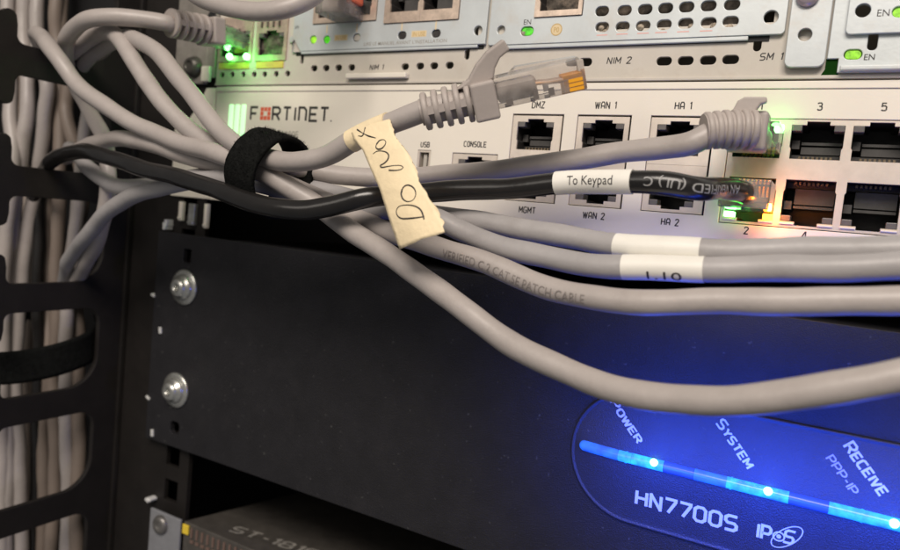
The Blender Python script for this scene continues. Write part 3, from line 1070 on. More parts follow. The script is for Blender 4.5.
def shrink(d):
    return [(380 - d, OC + OR - d)] + [(ox + (OR - d) * math.cos(math.radians(90 + 180 * k / 32)), OC + (OR - d) * math.sin(math.radians(90 + 180 * k / 32))) for k in range(33)] + [(380 - d, OC - OR + d)]


rings = [(-2.55, 0.0), (-3.2, 0.05), (-3.45, 0.25), (-3.5, 0.55), (-3.3, 0.85), (-3.25, 1.2)]
vs = []
for y, d in rings:
    vs += [(x, y, z) for x, z in shrink(d)]
fs = []
for i in range(len(rings) - 1):
    for j in range(n):
        fs.append((i * n + j, i * n + (j + 1) % n, (i + 1) * n + (j + 1) % n, (i + 1) * n + j))
mb.add(vs, fs, 0, True)
YO = -3.25
CROWN = 1.9


def yo(z):
    """front of the crowned oval: highest along the light strip"""
    return YO - CROWN * (1 - min(abs(z + 104.3) / 17.4, 1.0))


# light pipe: one rounded bar in clear, lit and dim lengths
strip = [(178.6, 189.0, BLUEST), (189.0, 192.8, BLUEMID), (192.8, 201.5, BLUEMID), (201.5, 209.5, BLUEDIM), (209.5, 217.6, BLUEST), (217.6, 232.4, BLUEMID), (232.4, 241.2, BLUEDIM), (241.2, 262.0, BLUEMID), (262.0, 285.0, BLUEDIM)]
SZ = -104.3
inner = shrink(1.2)
prev = None
NZ = 40
hz_ = OR - 1.2
vs = []
for k in range(NZ + 1):
    zz = OC + hz_ * math.cos(math.pi * k / NZ)
    xl = ox - math.sqrt(max(hz_ ** 2 - (zz - OC) ** 2, 0))
    for j in range(9):
        x = xl + (378.8 - xl) * (j / 8) ** 2
        edge_ = 1.0 if x - xl > 3 or True else 0
        vs.append((x, YO - CROWN * (1 - min(abs(zz - SZ) / 17.4, 1)) * min(1.0, (x - xl) / 7.0) if xl < ox - 1 else yo(zz), zz))
fs = []
for k in range(NZ):
    for j in range(8):
        q = k * 9 + j
        fs.append((q, q + 1, q + 10, q + 9))
mb.add(vs, fs, 0, True)
oval = mb.build('oval_bezel', OVALM, md)


def half_bar(mb, x0, x1, hz=1.5, out_=1.7, n=10, mi=0, nose=False):
    xs = [x0, x1]
    rows = []
    if nose:
        for k in range(7):
            a = math.pi / 2 * k / 6
            rows.append((x0 - hz * math.cos(a), math.sin(a)))
        rows.append((x1, 1.0))
    else:
        rows = [(x0, 1.0), (x1, 1.0)]
    vs, fs = [], []
    for x, sc in rows:
        for j in range(n + 1):
            a = math.pi * j / n
            vs.append((x, YO - CROWN * min(1, max(0.35, (x - 175.5) / 7)) + 0.35 - out_ * max(sc, 0.02) * math.sin(a), SZ + hz * max(sc, 0.02) * math.cos(a)))
    for i in range(len(rows) - 1):
        for j in range(n):
            q = i * (n + 1) + j
            fs.append((q, q + 1, q + n + 2, q + n + 1))
    mb.add(vs, fs, mi, True)


mb = MB()
mats = [BLUEST, BLUEMID, BLUEDIM]
for i, (x0, x1, m) in enumerate(strip):
    half_bar(mb, x0, x1 - 0.05, 1.55, 1.7, mi=mats.index(m), nose=(i == 0))
for x in (191.0, 218.5, 248.0):
    half_bar(mb, x, x + 0.5, 1.7, 1.85, mi=1)
pipe = mb.build('light_strip', mats, md)
for px, py in ((655, 461.5), (768.5, 490), (894, 522)):
    p = at(px, py, -5.0)
    mb = MB()
    mb.lathe((p.x, -4.3 - CROWN, p.z), (0, -1, 0), [(0, 1.1), (0.3, 1.0), (0.55, 0.6), (0.65, 0.1)], 16)
    mb.build('led_spot', BLUEHOT, pipe)
    l = bpy.data.lights.new('blue_led_lamp', 'POINT')
    l.energy = 0.032
    l.color = (0.02, 0.085, 1.0)
    l.shadow_soft_size = 0.009
    lo = bpy.data.objects.new('blue_led_lamp', l)
    COL.objects.link(lo)
    lo.location = Vector((p.x, -16.5, p.z)) * S
    l = bpy.data.lights.new('blue_bloom_fill', 'SPOT')  # added spot aimed back at the panel, standing in for lens bloom
    l.energy = 0.22
    l.color = (0.012, 0.075, 1.0)
    l.shadow_soft_size = 0.012
    l.spot_size = math.radians(128)
    l.spot_blend = 1.0
    lo = bpy.data.objects.new('blue_bloom_fill', l)
    COL.objects.link(lo)
    lo.location = Vector((p.x, -48.0, p.z)) * S
    lo.rotation_euler = Vector((0, 1, 0)).to_track_quat('-Z', 'Z').to_euler()
# lettering
mb = MB()
st, wid = pen('HN7700S', 3.9, 0.80, gap=1.7, sx=1.0)
pen_on(mb, st, lambda u, v, e: (195.0 + u * 26.2 / wid, yo(-117.0 + v) - 0.04 - e, -117.0 + v))
mb.build('model_lettering', WHITEINK, md)


def slant(body, p0, p1, h, wd, sx=1.0, sc=True, m=WHITEINK):
    """small capitals running from pixel p0 (start of baseline) to p1"""
    a, b = at(*p0, YO), at(*p1, YO)
    st, wid = pen(body, h, wd, sx=sx, smallcaps=sc)
    mb = MB()
    d = Vector((b.x - a.x, b.z - a.z))
    k = d.length / wid
    d.normalize()
    nn = Vector((-d.y, d.x))
    pen_on(mb, st, lambda u, v, e: (a.x + d.x * u * k + nn.x * v, yo(a.z + d.y * u * k + nn.y * v) - 0.04 - e, a.z + d.y * u * k + nn.y * v))
    mb.build('panel_lettering', m, md)


slant('POWER', (610.5, 402), (638, 441.5), 2.2, 0.42)
slant('SYSTEM', (716.5, 423), (747, 466.5), 2.3, 0.44)
slant('RECEIVE', (843.5, 446.5), (879.5, 494.0), 2.5, 0.5)
slant('PPP-IP', (826, 458), (851.5, 493), 1.85, 0.32, sc=False, m=mat('faint_lilac_print', (0.34, 0.32, 0.44), 0.5))
mb = MB()
a = at(757, 536.5, YO)
st, wid = pen('IP', 3.6, 0.72, gap=1.7, sx=0.85)
pen_on(mb, st, lambda u, v, e: (a.x + u, yo(-116.9 + v) - 0.04 - e, -116.9 + v))
c_s, c_o, c_e = at(789.5, 536, YO), at(779, 535.5, YO), at(787, 536, YO)
st, wid = pen('S', 3.3, 0.62, sx=0.95)
pen_on(mb, st, lambda u, v, e: (c_s.x - wid / 2 + u + (v - 1.6) * 0.12, yo(c_s.z - 1.65 + v) - 0.055 - e, c_s.z - 1.65 + v))
for cc, ra, rb, ang, wd in ((c_e, 4.4, 1.95, 0.80, 0.26), (c_o, 1.3, 1.15, 0.2, 0.36), (c_o, 0.3, 0.3, 0, 0.5)):
    pts = []
    for k in range(37):
        t = 2 * math.pi * k / 36
        u, v = ra * math.cos(t), rb * math.sin(t)
        pts.append((cc.x + u * math.cos(ang) - v * math.sin(ang), cc.z + u * math.sin(ang) + v * math.cos(ang)))
    vs, fs = ribbon(pts, wd)
    mb.add([(u, yo(v) - 0.07 - 0.004 * ra, v) for u, v in vs], fs)
mb.build('emblem', WHITEINK, md)
mb = MB()
type_on(mb, 'TM', a.x + 11.0, -119.4, 0.7, yo(-119.4) - 0.12, 0.9)
mb.build('trade_lettering', WHITEINK, md)

# rack screws through the modem's ear
for px, py, lab in ((180, 287.5, 'zinc rack screw with washer on the upper left of black modem panel'), (171.5, 391, 'zinc rack screw with washer lower on the left of black modem panel')):
    p = at(px, py, -5)
    sc = thing('rack_screw', lab, 'screw', (p.x, -2.7, p.z), 'screws holding the modem panel')
    MB().lathe((p.x, -2.65, p.z), (0, -1, 0), [(0, 7.2), (0.5, 7.3), (0.9, 7.0), (1.05, 5.4)], 32).build('washer', ZINC, sc)
    MB().lathe((p.x, -3.6, p.z), (0, -1, 0), [(0, 5.3), (0.8, 5.2), (1.5, 4.7), (1.7, 4.0), (2.9, 3.8), (3.6, 3.2), (3.9, 2.0), (3.6, 1.0), (2.6, 0.8)], 32).build('screw_head', ZINC, sc)
for px, py, sx_, sz_, rr, lab in ((157, 295, 2.6, 1.0, -0.3, 'small bright metal clip beside the upper rack screw'),
                      (164, 329, 1.5, 2.8, 0.2, 'tiny bright metal clip midway between the two rack screws'),
                      (152, 397, 2.6, 1.1, -0.4, 'small bright metal clip beside the lower rack screw'),
                      (156, 431, 1.6, 3.0, 0.1, 'tiny bright metal clip just below the lower rack screw'),
                      (151, 499, 2.4, 1.2, -0.4, 'small bright metal clip above the pale bracket at the bottom'),
                      (168, 225, 1.4, 3.0, 0.1, 'tiny bright metal clip above the screws, beneath the white firewall ear')):
    p = at(px, py, -1)
    mb = MB()
    MM = Matrix.Translation((p.x, 0, p.z)) @ Matrix.Rotation(-rr, 4, 'Y')
    mb.box(-sx_ * 0.55, sx_ * 0.4, -3.2, 1.0, -sz_ * 0.65, sz_ * 0.35, 0, MM)
    mb.box(-sx_ * 0.3, sx_ * 0.6, -2.6, 1.1, -sz_ * 0.2, sz_ * 0.75, 0, MM)
    tag(mb.build('cage_clip', mat('bright_clip_steel', (0.72, 0.72, 0.70), 0.45, metal=0.3), None, 0.25), lab, 'clip', 'cage nut clips on the rack rail')
# metal spring tabs under the firewall's ear
for px, py, sxm, hm, m_, lab in ((182, 208, 2.1, 5.2, CREAM, 'pale metal tab under the white firewall ear, leftmost of three'),
                     (193, 211, 3.6, 5.8, ZINC, 'dull metal tab under the white firewall ear, middle of three'),
                     (207, 212, 1.7, 6.5, CREAM, 'thin bright metal tab under the firewall, rightmost of three')):
    p = at(px, py, 0)
    mb = MB()
    mb.box(p.x - sxm / 2, p.x + sxm / 2, -0.9, 0.9, p.z - hm, p.z + hm / 2)
    mb.box(p.x - sxm / 2 + 0.3, p.x + sxm / 2 - 0.3, -1.5, 0.9, p.z - hm + 0.6, p.z - hm + 1.6)
    tag(mb.build('spring_tab', m_, None, 0.25), lab, 'metal tab', 'metal tabs under the firewall ear')

# ================================================================== box at the bottom
bz = at(184, 521, -2).z
bx = at(184, 521, -2).x
K = -0.13                                    # the box hangs a little towards its back
bxo = thing('rackmount_box', 'dark grey steel box with white printed model number at bottom left', 'rack unit', (bx + 60, 0, bz - 44))


def tilt(vs):
    return [(x, y, z + K * (y + 2)) for x, y, z in vs]


mb = MB().box(bx, 440, -2, 240, bz - 44, bz)
mb.v = tilt(mb.v)
mb.build('case', BOXM, bxo, 0.4)
mb = MB()
for k in range(26):
    x = bx + 4.6 + k * 3.1
    mb.box(x, x + 1.0, -2.5, -2.02, bz - 5.6, bz - 1.6)
    mb.box(x, x + 1.9, -2.5, -2.02, bz - 7.8, bz - 6.6)
mb.build('front_marking', mat('rusty_print', (0.16, 0.105, 0.085), 0.5), bxo)
MB().box(bx + 0.2, bx + 3.6, -2.9, -2.05, bz - 4.8, bz - 0.9).build('yellow_tag', YELLOW, bxo, 0.2)
e0 = at(151, 512, -3)
mb = MB()
mb.box(e0.x, bx - 0.6, -3.4, -2.2, bz - 44, bz + 0.5)
ear2 = mb.build('bracket', EARW, bxo, 0.3)
p = at(160, 525, -4)
MB().lathe((p.x, -3.4, p.z), (0, -1, 0), [(0, 4.0), (0.5, 4.1), (1.6, 3.4), (2.0, 2.0), (1.4, 1.2)], 26).build('bracket_screw', mat('dull_screw', (0.22, 0.21, 0.20), 0.4, metal=0.6, noise=0.4, nscale=500), ear2)
mb = MB()
a, b = at_z(229, 531, bz - 1.0), at_z(313, 557, bz - 2)
st, wid = pen('ST-1810', 6.2, 1.25, gap=1.7)
d = Vector((b.x - a.x, b.y - a.y))
k = d.length / wid
d.normalize()
nn = Vector((-d.y, d.x))
pen_on(mb, st, lambda u, v, e: (a.x + d.x * u * k + nn.x * v, a.y + d.y * u * k + nn.y * v, bz + K * (a.y + d.y * u * k + nn.y * v + 2) + 0.05 + e))
mb.build('model_lettering', mat('worn_white_print', (0.30, 0.285, 0.26), 0.6, noise=0.5, nscale=500), bxo)

# ================================================================== cables
RC = 2.82
PATHS = {}


def pts3(ctrl):
    return [Vector(c[1:]) if c[0] == 'm' else at(*c) for c in ctrl]


def cable(ctrl, label, m=JACKET, r=RC, group=None, whole=False, name='network_cable', cat='cable'):
    """a cable thing: an Empty at its middle with the jacket as a part, or one mesh when nothing else belongs to it"""
    pts = spline(pts3(ctrl))
    ph = [random.uniform(0, 6.28) for _ in range(5)]
    Lp = 1.6 * len(pts)
    pts = [p + Vector((0, 0.30 * math.sin(i * 0.17 + ph[0]) + 0.16 * math.sin(i * 0.43 + ph[1]), 0.30 * math.sin(i * 0.15 + ph[2]) + 0.14 * math.sin(i * 0.39 + ph[3]))) * min(1, i / 20, (len(pts) - 1 - i) / 20) for i, p in enumerate(pts)]
    mb = MB().tube(pts, lambda t: r * (1 + 0.018 * math.sin(t * Lp * 0.21 + ph[4]) + 0.012 * math.sin(t * Lp * 0.55 + ph[1])), 24)
    if whole:
        o = tag(mb.build(name, m), label, cat, group)
        return o, pts
    c = pts[len(pts) // 2]
    t = thing(name, label, cat, c, group)
    mb.build('jacket', m, t)
    return t, pts


def nearest(pts, px):
    return min(range(len(pts)), key=lambda i: abs(pj(pts[i])[0] - px))


def sleeve(pts, i0, i1, r, m, parent, name='label_sleeve'):
    seg = pts[i0:i1 + 1]
    mb = MB().tube(seg, r, 26, caps=True)
    return mb.build(name, m, parent)


def fine_text(vs, fs, mx):
    import bmesh
    bm = bmesh.new()
    bv = [bm.verts.new((u, v, 0)) for u, v in vs]
    for f in fs:
        bm.faces.new([bv[i] for i in f])
    for _ in range(5):
        bmesh.ops.triangulate(bm, faces=bm.faces)
        el = [e for e in bm.edges if e.calc_length() > mx]
        if not el:
            break
        bmesh.ops.subdivide_edges(bm, edges=el, cuts=1)
    bmesh.ops.triangulate(bm, faces=bm.faces)
    bm.verts.index_update()
    r = [(v.co.x, v.co.y) for v in bm.verts], [tuple(v.index for v in f.verts) for f in bm.faces]
    bm.free()
    return r


def cable_type(pts, i0, body, h, r, m, parent, flip=False, angle=0.0, sx=0.8, bold=0.0, name='lettering'):
    """type wrapped on the cable: centred at point i0, angle up from the side facing out of the rack"""
    fr = frames(pts, Vector((0, 0, 1)))
    step = (pts[1] - pts[0]).length
    vs, fs = fine_text(*text_verts(body, h, sx, bold), 0.45)
    out = []
    for u, v in vs:
        if flip:
            u, v = -u, -v
        q = i0 + u / step
        k = int(max(0, min(len(pts) - 2, math.floor(q))))
        f_ = q - k
        C = pts[k].lerp(pts[k + 1], f_)
        N = fr[k][2].lerp(fr[k + 1][2], f_)
        B = fr[k][3].lerp(fr[k + 1][3], f_)
        if N.y > 0:
            N = -N
        th = angle + v / r
        out.append(C + (N * math.cos(th) + B * math.sin(th)) * r)
    mb = MB()
    mb.add(out, fs)
    return mb.build(name, m, parent)


# local plug: axis +X towards the tip, latch side +Z
def plug_parts(parent, M, zs_=1.0):
    """clear modular plug as part of a cable: body (> contacts, wire pairs, latch)"""
    M = M @ Matrix.Diagonal((1, 1, zs_, 1))
    mb = MB()
    mb.box(0, 21.4, -5.85, 5.85, -3.3, 3.3, 0, M)
    o = mb.build('plug', CLEAR, parent, 0.35)
    mb = MB()
    sec = [(4.0, 3.35), (6.0, 4.6), (20.5, 3.75), (21.0, 3.35)]
    vs = []
    for y in (-2.9, 2.9):
        vs += [M @ Vector((x, y, z)) for x, z in sec]
    mb.add(vs, [(0, 1, 2, 3), (4, 5, 6, 7), (0, 1, 5, 4), (1, 2, 6, 5), (2, 3, 7, 6)])
    mb.build('latch', CLEAR, o)
    mb = MB()
    for k in range(8):
        y = (k - 3.5) * 1.02
        mb.box(16.4, 21.0, y - 0.3, y + 0.3, -3.2, 0.4, 0, M)
    for sy in (-1, 1):
        for z0_ in (-3.0, -2.05, -1.1):
            mb.box(17.2, 20.6, min(sy * 5.8, sy * 5.97), max(sy * 5.8, sy * 5.97), z0_, z0_ + 0.72, 0, M)  # side bars added to carry the orange glint of the contacts
    mb.build('contact_row', GOLD, o)
    mb = MB()
    mb.box(0.3, 10.0, -3.6, 3.6, -2.4, 1.9, 0, M)
    mb.build('jacket_end', BOOTM, o, 0.8)
    mb = MB()
    for sy in (-1, 1):
        for xa, xb, za, zb2 in ((2.0, 3.6, -3.0, -1.6), (8.6, 9.8, -3.0, -0.9), (12.2, 13.6, -2.9, -1.2)):
            mb.box(xa, xb, min(sy * 5.5, sy * 5.93), max(sy * 5.5, sy * 5.93), za, zb2, 0, M)
    mb.build('crimp_bar', mat('smoky_plastic', (0.16, 0.14, 0.13), 0.3), o)
    cols = [(0.70, 0.42, 0.24), (0.62, 0.56, 0.5), (0.55, 0.5, 0.47), (0.5, 0.33, 0.25)]
    mb = MB()
    for k in range(8):
        y = (k - 3.5) * 1.02
        mb.tube([M @ Vector((x, y * s_, z_)) for x, s_, z_ in ((9.5, 0.8, 0.2), (13, 0.95, -0.3), (18.6, 1.0, -0.7))], 0.42, 8, k % 4)
    mb.build('wire_pairs', [mat('wire_colour_%s' % 'abcd'[i], c, 0.4) for i, c in enumerate(cols)], o)
    return o


def basis(origin, x, up):
    x = Vector(x).normalized()
    up = Vector(up)
    z = (up - x * up.dot(x)).normalized()
    y = z.cross(x)
    return Matrix(((x.x, y.x, z.x, origin[0]), (x.y, y.y, z.y, origin[1]), (x.z, y.z, z.z, origin[2]), (0, 0, 0, 1)))


def ribbed_boot(parent, pts, n=5, r0=4.0, r1=5.4, fill=0.52, core=3.1, web=None, wob=1.0):
    """strain relief: rings along a short path round a thinner core, tied by webs on two sides"""
    mb = MB()
    mb.tube(pts, lambda t: core + 0.2 * t, 22)
    L = len(pts)
    full = sum((pts[i + 1] - pts[i]).length for i in range(L - 1))
    wd = full / n * fill
    for k in range(n):
        c = (k + 0.5) / n * (L - 1)
        i = int(c)
        C = pts[i].lerp(pts[min(i + 1, L - 1)], c - i)
        T = (pts[min(i + 2, L - 1)] - pts[max(i - 2, 0)]).normalized()
        rr = r0 + (r1 - r0) * k / max(n - 1, 1)
        mb.lathe(C - T * wd / 2, T, [(0, core * 0.9), (0.01, rr - 0.35), (0.3, rr), (wd - 0.3, rr), (wd - 0.01, rr - 0.35), (wd, core * 0.9)], 28)
    if web is not None:
        for sgn in (1, -1):
            i0 = int(0.5 / n * L)
            for i in range(i0, L - 1):
                T = (pts[i + 1] - pts[i]).normalized()
                wv = (Vector(web) - T * Vector(web).dot(T)).normalized() * sgn
                hv = T.cross(wv)
                rr = r0 + (r1 - r0) * i / L - 0.25
                a_, b_ = pts[i] + wv * (core * 0.6), pts[i + 1] + wv * (core * 0.6)
                q = []
                for p_ in (a_, b_):
                    q += [p_ - hv * 0.95, p_ + hv * 0.95, p_ + hv * 0.95 + wv * (rr - core * 0.6), p_ - hv * 0.95 + wv * (rr - core * 0.6)]
                mb.add(q, [(0, 1, 5, 4), (1, 2, 6, 5), (2, 3, 7, 6), (3, 0, 4, 7)])
    return mb.build('boot', BOOTM, parent)


# --- A: the bottom long cable
c1 = [(56, 74, -22), (43, 52, -30), (37, 36, -40), (45, 40, -50), (58, 59, -51), (74, 81, -49), (100, 103, -47), (140, 126, -45), (190, 146, -45), (228, 158, -47), (262, 173, -48), (290, 187, -46), (315, 203, -44), (340, 222, -43.5), (370, 243, -45), (403, 266, -48), (435, 288, -50), (467, 311, -52), (517, 346, -53), (567, 372, -55), (613, 390, -58), (650, 398.5, -60), (700, 400, -62), (762, 397, -63), (824, 389, -64), (900, 376, -64), (980, 360, -63)]
cable(c1, 'grey network cable sagging lowest, across the front of the blue-lit modem', whole=True, r=2.85)
# --- G: to port 1
c2 = [(58, 62, -26), (75, 50, -34), (93, 38, -39), (112, 32, -42), (128, 52, -44), (146, 80, -44), (165, 106, -44), (195, 134, -43), (230, 152, -41), (262, 162, -39), (300, 168, -35), (345, 177, -30), (385, 179, -27), (425, 175.5, -24), (480, 171, -22), (550, 164.5, -21), (620, 153, -20.5), (665, 147, -21), (692, 142.5, -22), ('m', 206.5, -20.0, -16.0), ('m', 211.0, -15.5, -15.0)]
tg, pg = cable(c2, 'grey network cable with ribbed grey boot plugged into the firewall port with green light')
bp = spline([Vector((204.0, -21.2, -16.3)), Vector((207.5, -19.5, -15.6)), Vector((211.0, -17.8, -15.2)), Vector((214.8, -16.0, -15.0))], 0.5)
boot = ribbed_boot(tg, bp, 6, 4.5, 4.9, fill=0.74, core=4.1)
mb = MB()
mb.box(208.0, 217.4, -15.9, -9.4, -19.8, -10.2)
mb.build('shroud', BOOTM, tg, 1.0, 3)
fin = [at(x, y, -17.5) for x, y in ((729, 124), (732, 112), (738, 101), (745, 97.2), (767, 97), (767, 103), (761, 104.5), (757, 110), (753, 124))]
mb = MB()
mb.prism([(q.x, q.z) for q in fin], -18.3, -16.7)
mb.build('latch_hood', BOOTM, tg, 0.4)
plug_parts(tg, basis((213.8, -11.0, -15.2), (0, 1, 0), (0, 0, 1)))
# --- P: the loose plug
c3 = [(78, 72, -22), (94, 52, -30), (112, 41, -36), (132, 39, -40), (156, 52, -43), (177, 76, -44), (198, 102, -45), (220, 130, -46), (240, 148, -48), (262, 157, -49.5), (285, 161.5, -50), (305, 160.5, -50), (325, 155, -49), (352, 140.5, -48.5), (375, 130.5, -49), (400, 120, -49.5), (430, 108.5, -49), (445, 105.5, -48)]
tip = at(583, 75.5, -33)
tp, pp = cable(c3, 'grey network cable ending in a loose clear plug floating before the router')
base = at(421, 112.5, -49.5)
ax = (tip - base).normalized()
bp = [base + ax * (13.5 * k / 20) for k in range(21)]
vw = (base - CAM).normalized()
upv = ax.cross(vw)
upv = upv if upv.z > 0 else -upv
upv = (upv - vw * 0.10).normalized()
ribbed_boot(tp, bp, 5, 4.7, 5.1, fill=0.55, core=3.3, web=vw)
Mp = basis(base + ax * 13.0, ax, upv)
mb = MB()
mb.box(0, 6.0, -6.2, 6.2, -4.9, 4.3, 0, Mp)
mb.build('shroud', BOOTM, tp, 0.7, 3)
mb = MB()                                              # the hooked hood over the latch
sec = [(-3.4, 3.6), (0.2, 5.4), (2.6, 8.2), (5.6, 10.6), (10.2, 12.6), (11.2, 9.9), (8.6, 8.6), (7.0, 6.6), (6.1, 4.2), (3.0, 3.4)]
mb.prism(sec, -3.1, 3.1, 0, Mp)
mb.build('latch_hood', BOOTM, tp, 0.5, 3)
plug_parts(tp, basis(base + ax * 18.9 + upv * 0.8, ax, upv), 1.08)
# --- U3: printed cable
c4 = [(66, 158, -20), (76, 152, -28), (90, 144, -35), (110, 140, -39), (130, 140, -41), (153, 145, -42), (191, 156, -42), (228, 167, -41), (262, 177, -40), (300, 190, -39), (345, 210, -39), (383, 229, -40), (430, 246, -41), (476, 260, -42), (520, 277, -43), (560, 290, -44), (610, 299.5, -45), (670, 303, -45), (750, 302.5, -45), (850, 301, -45), (980, 298, -44)]
t3, p3 = cable(c4, 'grey network cable printed with dark lettering, second lowest on the right')
cable_type(p3, nearest(p3, 515), 'VERIFIED C.2 CAT.5E PATCH CABLE', 2.3, RC + 0.11, mat('grey_cable_print', (0.15, 0.13, 0.125), 0.6, noise=0.5, nscale=500, ncol=(0.26, 0.235, 0.22)), t3, angle=-0.15, sx=0.8)
# --- U1
c5 = [(70, 148, -20), (78, 156, -28), (88, 167, -34), (103, 179, -37), (124, 187, -39), (155, 187, -40), (190, 179, -40), (228, 174, -38), (262, 180, -36), (300, 187, -34), (345, 198, -32), (390, 206, -31), (443, 215.5, -31), (480, 222, -32), (527, 231, -33), (578, 239.5, -34), (616, 244, -35), (680, 248.5, -36), (760, 252, -36), (850, 251, -36), (980, 246, -36)]
t1, p1 = cable(c5, 'cool grey network cable with blank white label just beneath the firewall ports', JACKETC)
sleeve(p1, nearest(p1, 619), nearest(p1, 698), RC + 0.12, LABEL, t1)
# --- U2
c6 = [(62, 300, -12), (66, 275, -20), (70, 260, -27), (84, 238, -34), (109, 211, -38), (140, 194, -41), (173, 184, -43), (216, 178, -43), (262, 185, -42), (300, 196, -40), (345, 206, -38), (385, 209, -36.5), (415, 211, -36), (438, 219, -36), (458, 231, -36), (489, 244, -37), (527, 253, -38), (578, 262, -39), (640, 267, -40), (700, 270, -40), (800, 269.5, -40), (900, 265, -40), (980, 261, -40)]
t2, p2 = cable(c6, 'cool grey network cable with pen-marked white label below another labelled cable', JACKETC)
sl = sleeve(p2, nearest(p2, 622), nearest(p2, 706), RC + 0.12, LABEL, t2)
cable_type(p2, nearest(p2, 663), '1.10', 2.3, RC + 0.19, INK, sl, angle=-0.62, sx=1.6)
# --- C7 loop, boot cable, top cable
cable([(70, 300, -13), (80, 275, -20), (88, 258, -26), (99, 236, -31), (107, 203, -34), (109, 172, -34), (104, 140, -33), (90, 112, -31), (78, 90, -27), (70, 70, -20)], 'grey cable dropping behind the bundle from the upper finger to the lower', JACKET, whole=True)
ca = [(69, 75, -24), (66, 58, -34), (66, 45, -42), (72, 32, -47), (89, 20.5, -49), (114, 17, -46), (153, 20.5, -38), (172, 24, -33), ('m', 17.5, -22.5, 16.6), ('m', 21.5, -17, 15.8)]
ta, pa = cable(ca, 'grey network cable with ribbed boot plugged in beside bright green lights')
b0, b1 = at(168, 22.5, -34), at(206, 30, -19)
bp = [b0.lerp(b1, k / 20) for k in range(21)]
ribbed_boot(ta, bp, 5, 4.9, 5.2, fill=0.55, core=3.1, web=(0.5, 0.8, 0.1))
axa = (b1 - b0).normalized()
Ma = basis(b1 - axa * 0.5, axa, (0, 0, 1))
MB().box(0, 5.0, -5.9, 5.9, -5.0, 4.4, 0, Ma).build('shroud', BOOTM, ta, 0.8, 3)
plug_parts(ta, basis(((sfp_a[0] + sfp_a[1]) / 2 - 1.6, -13.5, 17.2), (0.12, 1, -0.02), (0, 0, 1)))
tt, pt_ = cable([(140, -55, -42), (175, -22, -42), (198, -5, -42), (222, 5, -42), (251, 10.5, -42), (278, 10.5, -41), (298, 5, -38), (314, -4, -33), (330, -18, -26), (345, -35, -12)], 'grey cable sagging across the very top of the router, ending in a clear plug', JACKET)

plug_parts(tt, basis((at(346, 6, -4).x, -13.0, at(346, 9, -4).z), (0, 1, 0), (0, 0, 1)), 1.1)
mb = MB()
q0 = at(345, 4, -8)
mb.box(q0.x - 4.5, q0.x + 4.0, -8.5, -3.0, q0.z + 0.4, q0.z + 3.6)
mb.build('red_insert', mat('red_plastic', (0.75, 0.16, 0.08), 0.4), tt, 0.6)

# --- black cable
cb = [(33, 196, -18), (40, 180, -24), (46, 168, -31), (54, 159, -39), (68, 153.5, -44), (89, 152.5, -47), (114, 158.5, -48), (153, 170.5, -50), (191, 182, -52), (224, 192.5, -54), (252, 201, -55), (276, 207, -55), (302, 209.5, -54), (328, 206, -52), (365, 199.5, -48), (395, 196, -43), (425, 193, -38), (500, 187.5, -35.5), (560, 183, -35), (620, 182.5, -35.5), (665, 185, -35.5), (695, 189, -33), ('m', 209.5, -23, -29.7), ('m', 213.2, -14, -29.6), ('m', 213.8, -7, -29.6)]
tb, pb_ = cable(cb, 'black network cable with a white name label and white lettering, plugged into the firewall', BLKJ, 2.72)
sl = sleeve(pb_, nearest(pb_, 554), nearest(pb_, 635), 2.92, LABEL, tb)
cable_type(pb_, nearest(pb_, 593), 'To Keypad', 2.35, 2.98, INK, sl, angle=0.10, sx=0.82, name='label_lettering')
cable_type(pb_, nearest(pb_, 699), 'AN VERIFIED (UL) C', 2.2, 2.88, mat('silver_cable_print', (0.30, 0.30, 0.30), 0.5), tb, flip=True, angle=-0.05, sx=0.98, bold=0.015, name='jacket_lettering')
# plug of the black cable (latch down)
Mb = basis((213.8, -13.0, -29.9), (0, 1, 0), (0, 0, -1))
mb = MB()
mb.box(0, 21.4, -5.85, 5.85, -3.6, 3.6, 0, Mb)
pl = mb.build('plug', CLEAR, tb, 0.4)
mb = MB()
for k in range(8):
    y = (k - 3.5) * 1.02
    mb.box(17.0, 20.8, y - 0.2, y + 0.2, -3.3, -0.6, 0, Mb)
mb.build('contact_row', GOLD, pl)
mb = MB()
mb.box(1.0, 2.2, -5.4, 5.4, -3.2, 3.2, 0, Mb)
mb.build('plug_rim', CLEAR, pl, 0.2)

# --- upright cables inside the duct
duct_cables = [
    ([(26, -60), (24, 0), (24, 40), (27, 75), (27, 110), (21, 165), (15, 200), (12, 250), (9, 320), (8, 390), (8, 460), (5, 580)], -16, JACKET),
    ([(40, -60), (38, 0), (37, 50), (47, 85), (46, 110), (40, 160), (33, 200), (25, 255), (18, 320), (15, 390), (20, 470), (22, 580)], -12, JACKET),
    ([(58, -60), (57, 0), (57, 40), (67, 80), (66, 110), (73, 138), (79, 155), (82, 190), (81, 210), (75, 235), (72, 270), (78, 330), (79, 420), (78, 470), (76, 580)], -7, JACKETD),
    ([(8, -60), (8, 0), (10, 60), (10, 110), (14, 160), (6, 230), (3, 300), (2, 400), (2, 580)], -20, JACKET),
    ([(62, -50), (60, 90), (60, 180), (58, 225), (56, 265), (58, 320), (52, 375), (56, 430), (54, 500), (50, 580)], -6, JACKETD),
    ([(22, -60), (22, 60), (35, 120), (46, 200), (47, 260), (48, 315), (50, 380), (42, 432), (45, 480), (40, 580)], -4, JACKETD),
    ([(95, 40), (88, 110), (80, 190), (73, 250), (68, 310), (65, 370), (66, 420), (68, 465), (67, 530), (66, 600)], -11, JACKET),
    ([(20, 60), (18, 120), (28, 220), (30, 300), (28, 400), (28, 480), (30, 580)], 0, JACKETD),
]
LAB = 'grey network cable running straight down inside the black finger duct'
